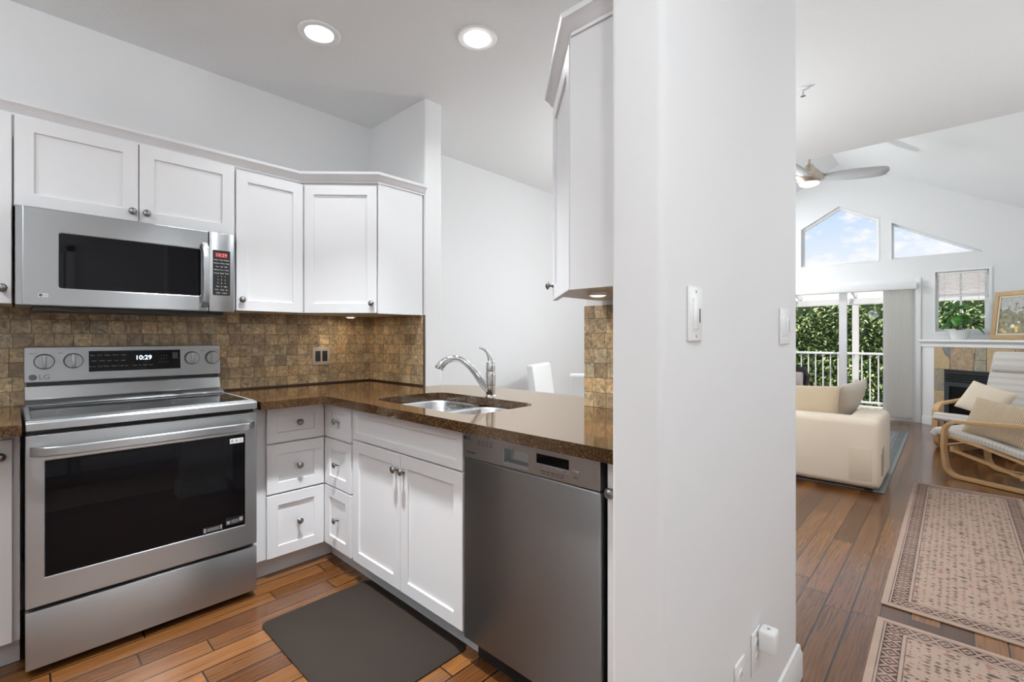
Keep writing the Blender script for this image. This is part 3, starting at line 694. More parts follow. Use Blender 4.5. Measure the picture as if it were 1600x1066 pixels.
# single door
t = thing('upper_cabinet', 'white single-door wall cabinet right of the microwave', 'cabinet', (0.0, 2.70, 0))
b = MB(); b.box(0.788, 1.134, 0.021, 0.333, UZ0, UZ1+0.01); obj('body', b, CAB, t)
front('door', t, 0.791, 1.133, UZ0-0.002, UZ1-0.012, 0.815, 1.415)
# diagonal corner cabinet by the pass-through
t = thing('corner_cabinet', 'white corner wall cabinet with a diagonal door, above the tiled corner', 'cabinet', (1.135, 2.70, 0), R(-45))
Mi = Matrix.Translation((1.135, 2.70, 0)) @ Matrix.Rotation(R(-45), 4, 'Z'); Mi = Mi.inverted()
b = MB(); b.prism([(1.138, 3.024), (1.138, 2.723), (1.454, 2.407), (1.742, 2.407), (1.742, 3.024)], 'z', UZ0, UZ1+0.01).xf(Mi); obj('body', b, CAB, t)
b = MB(); b.prism([(1.436, 2.405), (1.744, 2.405), (1.744, 2.4068), (1.436, 2.4068)], 'z', UZ0-0.004, UZ1).xf(Mi); obj('end_panel', b, CAB, t)
dl = 0.4172
front('door', t, 0.004, dl-0.004, UZ0-0.002, UZ1-0.012, dl-0.030, 1.412)
# mirrored corner cabinet on the far side of the pass-through
t = thing('corner_cabinet', 'white corner wall cabinet right of the pass-through, seen end-on against the hall wall', 'cabinet', (1.421, 1.123, 0), R(-135))
Mi = (Matrix.Translation((1.421, 1.123, 0)) @ Matrix.Rotation(R(-135), 4, 'Z')).inverted()
b = MB(); b.prism([(1.127, 0.534), (1.127, 0.803), (1.445, 1.121), (1.742, 1.121), (1.742, 0.534)], 'z', UZ0+0.018, UZ1+0.01).xf(Mi); obj('body', b, CAB, t)
b = MB(); b.prism([(1.125, 0.534), (1.125, 0.824), (1.1268, 0.8245), (1.1268, 0.534)], 'z', UZ0, UZ1).xf(Mi); obj('end_panel', b, CAB, t)
front('door', t, 0.004, 0.4146, UZ0, UZ1-0.012, 0.030, 1.415)

CROWN = [(0.0, 2.098), (0.006, 2.098), (0.008, 2.106), (0.014, 2.110), (0.022, 2.124), (0.034, 2.136), (0.037, 2.138), (0.040, 2.147), (0.040, 2.152), (0.0, 2.152)]
b = MB(); sweep_mould(b, [(-0.44, 2.7195), (1.127, 2.7195), (1.436, 2.4045), (1.754, 2.4045)], [(o, z+0.003) for o, z in CROWN])
tag(obj('crown_moulding', b, CAB), 'white crown moulding along the stove wall cabinets, turning the corner', 'crown moulding')
b = MB(); sweep_mould(b, [(1.750, 1.1225), (1.4365, 1.1225), (1.1245, 0.8105), (1.1245, 0.533)], [(o, z+0.003) for o, z in CROWN])
tag(obj('crown_moulding', b, CAB), 'white crown moulding on the cabinet by the hall wall', 'crown moulding')

# puck lights
def puck(x, y, label):
    t = thing('puck_light', label, 'light', (x, y, UZ0 - 0.001 if x > 1.45 else UZ0+0.017))
    b = MB(); b.lathe([(0, 0), (0.036, 0), (0.036, -0.010), (0.030, -0.013), (0.027, -0.012)], seg=28); obj('rim', b, WPLAS, t)
    b = MB(); b.lathe([(0.028, -0.010), (0.020, -0.015), (0, -0.016)], seg=24); obj('lens', b, WARM, t)
    ld = bpy.data.lights.new('puck_glow', 'AREA'); ld.shape = 'DISK'; ld.size = 0.05; ld.energy = 0.55; ld.color = (1.0, 0.82, 0.58)
    lo = bpy.data.objects.new('puck_glow', ld); COL.objects.link(lo); lo.parent = t; lo.location = (0, 0, -0.018)
puck(1.49, 2.83, 'small warm puck light under the diagonal corner cabinet')
puck(1.40, 0.905, 'small warm puck light under the cabinet by the hall wall')

# base cabinet left of the range
t = thing('base_cabinet', 'white base cabinet left of the range, its knobbed door cut by the picture edge', 'cabinet', (0.0, 2.50, 0))
b = MB(); b.box(-0.55, 0.018, 0.021, 0.52, 0.10, 0.872); obj('body', b, CAB, t)
front('door', t, -0.46, -0.001, 0.105, 0.848, -0.032, 0.79)
b = MB(); b.box(-0.55, 0.018, 0.07, 0.085, 0.0, 0.099); obj('toe_kick', b, KICK, t)
# corner cabinet with V-shaped drawers
t = thing('corner_drawer_cabinet', 'white corner base cabinet with three angled drawers, right of the range', 'cabinet', (1.165, 2.50, 0))
b = MB(); b.prism([(x-1.165, y-2.50) for x, y in [(0.806, 2.521), (1.186, 2.521), (1.186, 2.198), (1.744, 2.198), (1.744, 3.02), (0.806, 3.02)]], 'z', 0.10, 0.872); obj('body', b, CAB, t)
b = MB(); b.prism([(x-1.165, y-2.50) for x, y in [(0.806, 2.57), (1.236, 2.57), (1.236, 2.198), (1.25, 2.198), (1.25, 2.584), (0.806, 2.584)]], 'z', 0.0, 0.099); obj('toe_kick', b, KICK, t)
for z0, z1, kz in ((0.684, 0.868, 0.778), (0.427, 0.676, 0.552), (0.104, 0.419, 0.262)):
    b = MB(); shaker(b, -0.295, -0.002, z0, z1, 0.055 if z1 < 0.8 else 0.05)
    q = MB(); shaker(q, 0.004, 0.288, z0, z1, 0.055 if z1 < 0.8 else 0.05); q.xf(Matrix.Rotation(R(-90), 4, 'Z')); b.absorb(q.bm)
    d = obj('drawer', b, CAB, t, smooth=False, bevel=0.0015, seg=1)
    knob(d, -0.138, kz)
    k = MB(); k.lathe([(r, h) for r, h in KNOBP], (0, -0.150, kz), 'x', 22); obj('knob', k, NICKEL, d)
# sink base
t = thing('sink_cabinet', 'white sink base cabinet with two doors and a blank drawer front', 'cabinet', (1.165, 2.196, 0), R(-90))
b = MB(); b.box(0.0, 0.846, 0.021, 0.036, 0.10, 0.872); b.box(0.0, 0.016, 0.036, 0.575, 0.10, 0.872); b.box(0.830, 0.846, 0.036, 0.575, 0.10, 0.872); b.box(0.016, 0.830, 0.036, 0.575, 0.10, 0.116); obj('body', b, CAB, t)
b = MB(); b.box(0.0, 0.862, 0.070, 0.084, 0.0, 0.099); obj('toe_kick', b, KICK, t)
front('drawer_front', t, 0.008, 0.843, 0.712, 0.862, rail=0.036)
front('door', t, 0.008, 0.4235, 0.104, 0.704, 0.4235-0.027, 0.636); front('door', t, 0.4265, 0.843, 0.104, 0.704, 0.4265+0.027, 0.636)
# narrow cabinet right of the dishwasher
t = thing('base_cabinet', 'narrow white cabinet squeezed between dishwasher and hall wall', 'cabinet', (1.165, 0.724, 0), R(-90))
b = MB(); b.box(0.0, 0.188, 0.021, 0.57, 0.10, 0.872); obj('body', b, CAB, t)
front('door', t, 0.003, 0.186, 0.104, 0.862, 0.022, 0.782)
b = MB(); b.box(0.0, 0.188, 0.070, 0.084, 0.0, 0.099); obj('toe_kick', b, KICK, t)

# worktops
b = MB()
outer = round_poly([(0.800, 2.372), (1.113, 2.372), (1.113, 0.535), (1.752, 0.535), (1.752, 1.206), (2.02, 1.206), (2.02, 2.20), (1.89, 2.390), (1.752, 2.390), (1.752, 3.022), (0.800, 3.022)],
                   [0.004, 0.05, 0, 0, 0, 0.0, 0.12, 0.06, 0, 0, 0])
hole = rrect(1.215, 1.640, 1.372, 2.098, 0.085, 8)
b.holed(outer, [hole], 'z', 0.8745, 0.914); tag(obj('worktop', b, QUARTZ, smooth=False, bevel=0.003, seg=2), 'speckled brown quartz worktop wrapping the sink and pass-through', 'worktop')
b = MB(); b.box(-1.2, 0.022, 2.372, 3.022, 0.8745, 0.914); tag(obj('worktop', b, QUARTZ, smooth=False, bevel=0.003), 'speckled brown quartz worktop piece left of the range', 'worktop')

# sink
t = thing('kitchen_sink', 'stainless undermount double-bowl sink in the brown worktop', 'sink', (1.43, 1.735, 0.873))
def bowl(x0, x1, y0, y1, depth):
    b = MB(); rings = []
    for (ins, z, r) in ((-0.012, 0.0, 0.09), (0.0, -0.001, 0.085), (0.006, -0.01, 0.085), (0.014, -depth+0.03, 0.075), (0.03, -depth+0.006, 0.06), (0.06, -depth, 0.05)):
        rings.append([b.bm.verts.new((p[0], p[1], z)) for p in rrect(x0+ins, x1-ins, y0+ins, y1-ins, r, 8)])
    n = len(rings[0])
    for a, c in zip(rings, rings[1:]):
        for i in range(n): b.bm.faces.new((a[i], a[(i+1) % n], c[(i+1) % n], c[i]))
    b.bm.faces.new(rings[-1]); bmesh.ops.recalc_face_normals(b.bm, faces=list(b.bm.faces)); return b
for y0, y1, dp in ((0.005, 0.360, 0.20), (-0.360, -0.022, 0.17)):
    bo = obj('basin', bowl(-0.212, 0.208, y0, y1, dp), SINKST, t, angle=60)
    b = MB(); b.lathe([(0.0, -dp+0.004), (0.03, -dp+0.004), (0.042, -dp+0.003), (0.045, -dp+0.001)], (0, (y0+y1)/2, 0), seg=24); obj('drain', b, CHROME, bo)
# faucet
t = thing('faucet', 'chrome single-lever pull-out faucet behind the sink', 'faucet', (1.672, 1.722, 0.914))
b = MB(); b.lathe([(0, 0), (0.029, 0), (0.029, 0.004), (0.026, 0.010), (0.024, 0.012), (0.0235, 0.06), (0.025, 0.062), (0.0255, 0.10), (0.0245, 0.125), (0.022, 0.13), (0.0225, 0.134), (0.024, 0.145), (0.021, 0.175), (0.014, 0.192), (0.0, 0.197)], seg=32); obj('body', b, CHROME, t)
dirv = Vector((-0.70, 0.714, 0))
sp = [(0.010, 0.035), (0.03, 0.055), (0.052, 0.085), (0.080, 0.128), (0.105, 0.158), (0.130, 0.180), (0.155, 0.194), (0.180, 0.199), (0.200, 0.196)]
b = MB(); b.tube([dirv*r+Vector((0, 0, z)) for r, z in sp], [0.0185, 0.0185, 0.018, 0.017, 0.0165, 0.016, 0.0155, 0.016, 0.017], 16); spt = obj('spout', b, CHROME, t)
hd = [(0.200, 0.196), (0.222, 0.190), (0.240, 0.178), (0.254, 0.162), (0.262, 0.148), (0.264, 0.144)]
b = MB(); b.tube([dirv*r+Vector((0, 0, z)) for r, z in hd], [0.0172, 0.019, 0.0205, 0.022, 0.0235, 0.021], 18); obj('spray_head', b, CHROME, t)
lv = [(0.0, 0.190), (0.006, 0.205), (0.016, 0.225), (0.030, 0.240), (0.046, 0.249), (0.060, 0.252)]
b = MB(); b.tube([Vector((-0.45, 0.9, 0)).normalized()*r+Vector((0, 0, z)) for r, z in lv], [0.016, 0.012, 0.009, 0.0075, 0.007, 0.0055], 12, sq=1.0); obj('lever', b, CHROME, t)

# dishwasher
t = thing('dishwasher', 'stainless steel dishwasher under the brown worktop', 'dishwasher', (1.165, 1.345, 0), R(-90))
b = MB(); b.box(0.006, 0.612, 0.026, 0.56, 0.10, 0.868); obj('body', b, BLACKM, t)
b = MB(); b.box(0.004, 0.604, -0.004, 0.026, 0.092, 0.770, 0.006, 3); obj('door', b, STEELV, t)
b = MB(); b.box(0.02, 0.60, 0.055, 0.07, 0.0, 0.09); obj('toe_kick', b, BLACKM, t)
b = MB(); b.holed([(0.004, 0.774), (0.604, 0.774), (0.604, 0.866), (0.004, 0.866)], [rrect(0.218, 0.330, 0.786, 0.838, 0.004, 2)], 'y', -0.008, 0.026); cp = obj('control_panel', b, STEELP, t, smooth=False, bevel=0.002)
b = MB(); b.prism([(-0.002, 0.786), (0.024, 0.786), (0.024, 0.838), (0.020, 0.838), (0.016, 0.80), (-0.002, 0.793)], 'x', 0.2185, 0.3295); obj('handle_pocket', b, STEEL, cp, angle=20)
b = MB(); b.box(0.366, 0.494, -0.0092, -0.007, 0.816, 0.846); obj('display', b, BLACKG, cp)
for k in range(5):
    b = MB(); b.box(0.368+k*0.0254, 0.368+k*0.0254+0.0235, -0.0105, -0.007, 0.803, 0.8145, 0.001, 1); obj('button', b, STEEL, cp)
b = MB(); b.box(0.508, 0.534, -0.0105, -0.007, 0.806, 0.820, 0.002, 2); obj('power_button', b, STEEL, cp)
text('lettering', 'LG', 0.021, DARKTX, cp, (0.036, -0.0085, 0.846))
b = MB(); b.lathe([(0, -0.0083), (0.0075, -0.0083), (0.0075, -0.0088), (0, -0.0088)], (0.016, 0, 0.846), 'y', 20); obj('badge', b, DARKTX, cp)
text('lettering', 'DIRECTDRIVE', 0.0085, DARKTX, cp, (0.050, -0.0085, 0.795))
for k in range(4):
    x = 0.092+0.021*k
    b = MB(); b.lathe([(0.0042, -0.0083), (0.0055, -0.0083), (0.0055, -0.0088), (0.0042, -0.0088)], (x, 0, 0.842), 'y', 16); b.box(x-0.006, x+0.006, -0.0088, -0.0083, 0.830, 0.8325); obj('status_mark', b, DARKTX, cp)
text('lettering', 'Normal   Heavy   Delicate   Rinse   Delay', 0.0056, DARKTX, cp, (0.43, -0.0085, 0.794))
text('lettering', 'Wash    Duty    Wash    Only    Start', 0.0056, DARKTX, cp, (0.43, -0.0085, 0.786))
text('lettering', 'Power', 0.0065, DARKTX, cp, (0.521, -0.0085, 0.798))

# ------------------------------------------------------------------ range
t = thing('range', 'stainless steel electric range with black oven window and glass cooktop', 'stove', (0.03, 2.396, 0))
W = 0.757
b = MB(); b.box(0.004, W-0.004, 0.030, 0.60, 0.02, 0.885); obj('body', b, BLACKM, t)
# backguard
b = MB(); b.prism([(0.548, 1.019), (0.560, 1.177), (0.620, 1.177), (0.620, 1.019)], 'x', 0.002, W-0.001); cp = obj('control_panel', b, STEEL, t, bevel=0.004)
def PY(z): return 0.548+(z-1.019)*0.012/0.158                       # the slanted face of the panel
b = MB(); b.box(0.012, W-0.012, 0.562, 0.60, 0.99, 1.019); obj('vent_gap', b, BLACKM, t)
b = MB(); b.prism([(0.470, 0.9235), (0.476, 0.930), (0.535, 0.945), (0.552, 1.002), (0.60, 1.002), (0.60, 0.9235)], 'x', 0.004, W-0.004); obj('backguard', b, STEEL, t, bevel=0.003)
# cooktop
b = MB(); b.box(0.016, W-0.016, 0.045, 0.480, 0.9165, 0.9222); ck = obj('cooktop_glass', b, BLACKG, t)
b = MB()
for cx, cy, r in ((0.20, 0.17, 0.11), (0.20, 0.37, 0.075), (0.555, 0.17, 0.09), (0.555, 0.37, 0.075), (0.38, 0.40, 0.05)):
    b.lathe([(r, 0.9224), (r+0.0015, 0.9224)], (cx, cy, 0), seg=40)
obj('burner_ring', b, GREYTX, ck)
b = MB(); b.prism([(-0.014, 0.885), (-0.014, 0.912), (-0.006, 0.920), (0.048, 0.9225), (0.048, 0.9165), (0.02, 0.9165), (0.02, 0.885)], 'x', 0.0, W); b.box(0.0, 0.016, 0.048, 0.50, 0.905, 0.9225); b.box(W-0.016, W, 0.048, 0.50, 0.905, 0.9225); obj('cooktop_trim', b, STEEL, t, bevel=0.002)
# oven door
wx0, wx1, wz0, wz1 = 0.050, 0.707, 0.352, 0.772
b = MB(); b.holed([(0.0, 0.252), (W, 0.252), (W, 0.868), (0.0, 0.868)], [[(wx0, wz0), (wx1, wz0), (wx1, wz1), (wx0, wz1)]], 'y', -0.006, 0.028); od = obj('oven_door', b, STEEL, t, smooth=False, bevel=0.003)
b = MB(); b.box(wx0-0.004, wx1+0.004, -0.003, 0.02, wz0-0.004, wz1+0.004); obj('window', b, BLACKG, od)
hp = [(0.014, -0.008), (0.030, -0.030), (0.052, -0.047), (0.10, -0.056), (W/2, -0.060), (W-0.10, -0.056), (W-0.052, -0.047), (W-0.030, -0.030), (W-0.014, -0.008)]
b = MB(); b.band(hp, 0.012, 'z', 0.794, 0.829); obj('handle', b, STEEL, od, bevel=0.005, seg=3, angle=50)
b = MB(); b.box(0.645, 0.700, -0.0040, -0.0031, 0.735, 0.757); st = obj('label_sticker', b, WHITETX, od)
b = MB(); b.box(0.649, 0.660, -0.0044, -0.0040, 0.740, 0.752); b.lathe([(0, -0.0044), (0.006, -0.0044), (0.006, -0.0040)], (0.672, 0, 0.746), 'y', 14)
for z in (0.741, 0.746, 0.751): b.box(0.683, 0.697, -0.0044, -0.0040, z-0.001, z+0.001)
st2 = obj('sticker_print', b, GREYTX, od)
b = MB(); b.box(0.628, 0.700, -0.0040, -0.0031, 0.366, 0.400); b.box(0.540, 0.616, -0.0040, -0.0031, 0.357, 0.381); obj('label_sticker', b, BLACKP, od)
b = MB(); b.box(0.632, 0.645, -0.0045, -0.0040, 0.372, 0.386); b.box(0.683, 0.697, -0.0045, -0.0040, 0.376, 0.393); b.box(0.543, 0.551, -0.0045, -0.0040, 0.360, 0.378); b.box(0.606, 0.613, -0.0045, -0.0040, 0.361, 0.379)
for z in (0.374, 0.380, 0.386): b.box(0.650, 0.679, -0.0045, -0.0040, z-0.0011, z+0.0011)
for z in (0.364, 0.369, 0.374): b.box(0.555, 0.602, -0.0045, -0.0040, z-0.0009, z+0.0009)
obj('sticker_print', b, GREYTX, od)
# storage drawer
b = MB(); b.box(0.0, W, -0.006, 0.028, 0.032, 0.238, 0.003); obj('storage_drawer', b, STEEL, t)
for x in (0.05, W-0.05):
    for y in (0.08, 0.55): b = MB(); b.cyl((x, y, 0.0), 0.015, 0.03); obj('foot', b, BLACKM, t)
# controls
def oven_knob(x, z):
    y = PY(z)
    b = MB(); b.lathe([(0.0, 0), (0.0345, 0), (0.0345, -0.003), (0.033, -0.004)], (x, y, z), 'y', 36); k = obj('knob', b, BLACKM, cp)
    b = MB(); b.lathe([(0.0338, -0.0025), (0.033, -0.018), (0.030, -0.022), (0, -0.022)], (x, y, z), 'y', 36); b.box(x-0.007, x+0.007, y-0.032, y-0.020, z-0.030, z+0.030, 0.003, 2); b.box(x-0.0015, x+0.0015, y-0.0326, y-0.030, z+0.012, z+0.029); obj('grip', b, STEEL, k)
for x, z in ((0.066, 1.111), (0.161, 1.112), (0.622, 1.110), (0.716, 1.110)): oven_knob(x, z)
b = MB(); b.prism([(PY(1.058)-0.0015, 1.058), (PY(1.155)-0.0015, 1.155), (PY(1.155)+0.002, 1.155), (PY(1.058)+0.002, 1.058)], 'x', 0.214, 0.571); obj('display', b, BLACKG, cp)
text('clock', '10:29', 0.030, LED, cp, (0.418, PY(1.12)-0.003, 1.118), (86, 0, 0))
for z, s in ((1.134, 'Bake    Broil    Roast    Warm    Clean'), (1.108, 'Conv    Proof    Start    Stop    Light'), (1.082, 'Air Fry   Keep Warm   Timer   Lock   Set')):
    text('lettering', s, 0.0085, GREYTX, cp, (0.285, PY(z)-0.003, z), (86, 0, 0))
text('lettering', '1   2   3\n4   5   6\n7   8   9   0', 0.0085, GREYTX, cp, (0.500, PY(1.11)-0.003, 1.11), (86, 0, 0), space=1.9)
text('lettering', 'Hour   Min   Timer   Start', 0.0075, GREYTX, cp, (0.415, PY(1.082)-0.003, 1.082), (86, 0, 0))
b = MB(); b.box(0.537, 0.560, PY(1.125)-0.0032, PY(1.125)-0.001, 1.110, 1.142); obj('start_key', b, plain('key_grey', (0.06, 0.07, 0.08), 0.3), cp)
b = MB(); b.lathe([(0, -0.0012), (0.0135, -0.0012), (0.0135, 0.002)], (0.030, PY(1.042), 1.042), 'y', 28); lg = obj('badge', b, plain('badge_grey', (0.16, 0.16, 0.16), 0.4), cp)
text('lettering', 'LG', 0.030, plain('logo_grey', (0.13, 0.13, 0.13), 0.4), cp, (0.066, PY(1.042)-0.001, 1.042), (86, 0, 0))
for x, s in ((0.030, 'FRONT'), (0.118, 'REAR'), (0.672, 'REAR'), (0.738, 'FRONT')):
    text('lettering', s, 0.0075, DARKTX, cp, (x, PY(1.147)-0.001, 1.147), (86, 0, 0))
text('lettering', 'Smart', 0.009, DARKTX, cp, (0.735, PY(1.035)-0.001, 1.035), (86, 0, 0))

# ------------------------------------------------------------------ microwave
t = thing('microwave', 'stainless over-the-range microwave with black window and curved handle', 'microwave', (0.024, 2.620, 1.345))
b = MB(); b.box(-0.018, 0.738, 0.038, 0.400, 0.004, 0.392); obj('body', b, STEELP, t)
b = MB(); b.box(0.03, 0.70, 0.05, 0.34, -0.016, 0.003); vt = obj('vent_grille', b, BLACKM, t)
b = MB(); b.holed([(0.0, 0.0), (0.622, 0.0), (0.622, 0.386), (0.0, 0.386)], [rrect(0.103, 0.592, 0.073, 0.294, 0.008, 3)], 'y', 0.0, 0.036); md = obj('door', b, STEEL, t, smooth=False, bevel=0.004)
b = MB(); b.box(0.101, 0.594, 0.002, 0.02, 0.071, 0.296); obj('window', b, BLACKG, md)
hz = [(-0.005, 0.020), (-0.034, 0.045), (-0.046, 0.10), (-0.050, 0.17), (-0.046, 0.25), (-0.034, 0.300), (-0.005, 0.325)]
b = MB(); b.band(hz, 0.012, 'x', 0.590, 0.618); obj('handle', b, STEEL, md, bevel=0.004, seg=3, angle=50)
b = MB(); b.box(0.044, 0.072, -0.0012, 0.0, 0.034, 0.048); obj('badge', b, WHITETX, md)
b = MB(); b.lathe([(0, -0.0018), (0.0055, -0.0018), (0.0055, -0.0012)], (0.051, 0, 0.041), 'y', 18); obj('emblem', b, DARKTX, md)
text('lettering', 'LG', 0.011, DARKTX, md, (0.064, -0.0014, 0.041))
b = MB(); b.box(0.625, 0.736, 0.0, 0.036, 0.0, 0.386, 0.004); cp = obj('control_panel', b, STEEL, t)
b = MB(); b.prism(rrect(0.641, 0.716, 0.080, 0.300, 0.004, 3), 'y', -0.0018, 0.001); obj('keypad', b, BLACKP, cp)
b = MB(); b.box(0.650, 0.704, -0.0026, -0.0017, 0.265, 0.288); obj('display', b, RED, cp)
text('lettering', '10:29', 0.022, plain('red_digits', (0.9, 0.35, 0.35), 0.5), cp, (0.677, -0.0030, 0.2765))
rows = ['Sensor  Cook  Reheat', 'Popcorn  Potato  Pizza', 'Auto   Soft   Melt', 'Defrost  Time  Power', 'Custom  Rapid  Timer', '1      2      3', '4      5      6', '7      8      9', 'Vent    0    Light', 'Hi/Lo   Clock   On', 'STOP    START']
for k, s in enumerate(rows): text('lettering', s, 0.0072, WHITETX, cp, (0.678, -0.0022, 0.253-k*0.0162))

# ------------------------------------------------------------------ outlet on the tiles, mat
t = thing('wall_outlet', 'almond metal double outlet plate with black inserts on the tiled backsplash', 'outlet', (1.386, 3.025, 1.096))
b = MB(); b.box(-0.058, 0.058, -0.006, 0.0, -0.058, 0.058, 0.0025); obj('plate', b, ALMOND, t)
for x in (-0.023, 0.023):
    b = MB(); b.box(x-0.0165, x+0.0165, -0.0085, -0.005, -0.034, 0.034, 0.001, 1); s_ = obj('socket', b, BLACKP, t)
    b = MB()
    for z in (-0.018, 0.018):
        for q in (-0.006, 0.006): b.box(x+q-0.0012, x+q+0.0012, -0.0088, -0.008, z-0.004, z+0.004)
    obj('slot', b, CHARC, s_)
b = MB(); b.box(-0.26, 0.2585, -0.378, 0.378, 0.0005, 0.016)
t = obj('floor_mat', MB(), MATR); bpy.data.objects.remove(t)
b = MB(); b.prism(rrect(-0.257, 0.255, -0.378, 0.378, 0.035, 6), 'z', 0.0005, 0.004); rim_pts = rrect(-0.257, 0.255, -0.378, 0.378, 0.035, 6); top_pts = rrect(-0.222, 0.220, -0.343, 0.343, 0.03, 6)
b = MB(); A = [b.bm.verts.new((x, y, 0.0005)) for x, y in rim_pts]; B = [b.bm.verts.new((x, y, 0.005)) for x, y in rim_pts]; C_ = [b.bm.verts.new((x, y, 0.018)) for x, y in top_pts]
n = len(A)
for P_, Q_ in ((A, B), (B, C_)):
    for i in range(n): b.bm.faces.new((P_[i], P_[(i+1) % n], Q_[(i+1) % n], Q_[i]))
b.bm.faces.new(C_); b.bm.faces.new(A[::-1])
o = obj('floor_mat', b, MATR, angle=40); o.location = (0.973, 1.762, 0); tag(o, 'dark brown cushioned mat on the kitchen floor', 'mat')

# ------------------------------------------------------------------ switches and outlets on the hall wall
def plate(b, w_, h_, y=0.41): b.box(-w_/2, w_/2, -0.006, -0.0002, -h_/2, h_/2, 0.003, 3)
t = thing('light_switch', 'white single rocker switch with slider on the hall wall, nearest the kitchen', 'light switch', (1.009, 0.41, 1.270))
b = MB(); plate(b, 0.072, 0.118); obj('plate', b, WPLAS, t)
b = MB(); b.box(-0.017, 0.011, -0.0085, -0.005, -0.033, 0.033, 0.0015, 2); obj('rocker', b, WPLAS, t)
b = MB(); b.box(0.0185, 0.0215, -0.0072, -0.005, -0.018, 0.012); obj('slider', b, CHARC, t)
for z in (-0.048, 0.048): b = MB(); b.lathe([(0, -0.0068), (0.003, -0.0066), (0.003, -0.005)], (0, 0, z), 'y', 10); obj('screw', b, GREYTX, t)
t = thing('light_switch', 'white double switch plate at the living room end of the hall wall', 'light switch', (1.748, 0.41, 1.255))
b = MB(); plate(b, 0.116, 0.118); obj('plate', b, WPLAS, t)
for x in (-0.024, 0.022):
    b = MB(); b.box(x-0.0165, x+0.0165, -0.0085, -0.005, -0.033, 0.033, 0.0015, 2); obj('rocker', b, WPLAS, t)
b = MB(); b.box(0.043, 0.047, -0.0072, -0.005, -0.02, 0.02); obj('slider', b, CHARC, t)
def outlet(x, z, label):
    t = thing('wall_outlet', label, 'outlet', (x, 0.41, z))
    b = MB(); plate(b, 0.072, 0.118); obj('plate', b, WPLAS, t)
    for dz in (-0.02, 0.02):
        b = MB(); b.lathe([(0, -0.0078), (0.0165, -0.0078), (0.017, -0.005)], (0, 0, dz), 'y', 24); s_ = obj('socket', b, WPLAS, t)
        b = MB()
        for q in (-0.006, 0.006): b.box(q-0.001, q+0.001, -0.0082, -0.007, dz-0.002, dz+0.006)
        obj('slot', b, DARKTX, s_)
    return t
outlet(1.300, 0.318, 'white wall outlet low on the hall wall, nearer the kitchen, nothing plugged in')
outlet(1.438, 0.335, 'white wall outlet low on the hall wall with an adapter plugged in')
t = thing('plug_adapter', 'white plug-in adapter block in the hall wall outlet', 'adapter', (1.455, 0.4005, 0.345))
b = MB(); b.box(-0.024, 0.024, -0.044, 0.0, -0.006, 0.055, 0.008, 3); obj('case', b, WPLAS, t)
b = MB(); b.box(-0.004, 0.004, -0.026, -0.018, 0.0548, 0.0555); obj('port', b, GREYTX, t)

# sprinkler on the ceiling past the hall wall
t = thing('fire_sprinkler', 'small white sprinkler head on the flat ceiling past the hall wall', 'sprinkler', (3.235, 0.655, H))
b = MB(); b.lathe([(0, -0.001), (0.032, -0.001), (0.030, -0.006), (0.012, -0.010), (0, -0.010)], seg=24); obj('escutcheon', b, WPLAS, t)
b = MB(); b.lathe([(0.006, -0.010), (0.006, -0.035), (0.002, -0.036), (0.002, -0.044), (0.014, -0.045), (0.014, -0.047), (0, -0.047)], seg=18); obj('nozzle', b, CHROME, t)

# ------------------------------------------------------------------ runners
RUGA = rug_mat('runner_weave', 2.46, 0.62, srgb(176, 153, 138), srgb(52, 46, 52), srgb(140, 92, 80), srgb(88, 68, 62))
def rug(name, L, W_, m, cx, cy, rz, label):
    b = MB(); b.box(-L/2, L/2, -W_/2, W_/2, 0.0006, 0.007, 0.002, 2); o = obj(name, b, m); o.location = (cx, cy, 0); o.rotation_euler.z = rz
    return tag(o, label, 'rug', None)
rug('runner_rug', 2.46, 0.62, RUGA, 3.948, -0.067, 0.0, 'faded pink-beige oriental runner lying further down the hall by the armchairs')
rug('runner_rug', 2.46, 0.62, RUGA, 1.352, -0.082, R(0.6), 'faded pink-beige oriental runner nearest the camera, partly out of view')
TEAL = rug_mat('teal_weave', 3.18, 2.2, srgb(146, 149, 148), srgb(70, 78, 82), srgb(104, 110, 112), srgb(86, 94, 98), 0.6)
rug('area_rug', 3.18, 2.2, TEAL, 6.23, 1.502, R(0.4), 'grey-teal patterned area rug under the sofa')

# ------------------------------------------------------------------ sofa and its cushions
t = thing('sofa', 'cream linen sofa with its back to the hall', 'sofa', (4.58, 0.41, 0.0))
b = MB(); b.box(0.0, 0.250, 0.0, 2.1, 0.030, 0.572, 0.05, 5); obj('back', b, LINEN, t)
b = MB(); b.box(0.2505, 0.79, 0.0, 0.24, 0.032, 0.572, 0.05, 5); obj('arm', b, LINEN, t)
b = MB(); b.box(0.251, 0.80, 0.241, 2.1, 0.05, 0.25, 0.04, 4); obj('base', b, LINEN, t)
b = MB(); b.box(0.252, 0.80, 0.242, 2.1, 0.251, 0.372, 0.04, 4); obj('seat_cushion', b, LINEN, t)
b = MB(); b.box(-0.004, 0.0015, 0.055, 0.20, 0.09, 0.345, 0.002, 2); obj('cover_patch', b, plain('flap_linen', srgb(214, 198, 176), 0.9, bump=0.3, bscale=500), t)
b = MB(); b.prism([(0.05, 0.15), (0.12, 0.12), (0.20, 0.20), (0.20, 0.345), (0.06, 0.30)], 'y', -0.004, 0.001); obj('cover_patch', b, plain('pocket_hollow_grey', srgb(170, 158, 144), 0.9, bump=0.3, bscale=500), t)  # side pocket's hollow, put in as a flat darker grey patch
for x in (0.08, 0.70):
    for y in (0.08, 2.0): b = MB(); b.box(x-0.025, x+0.025, y-0.025, y+0.025, 0.0075, 0.05); obj('foot', b, BLACKM, t)
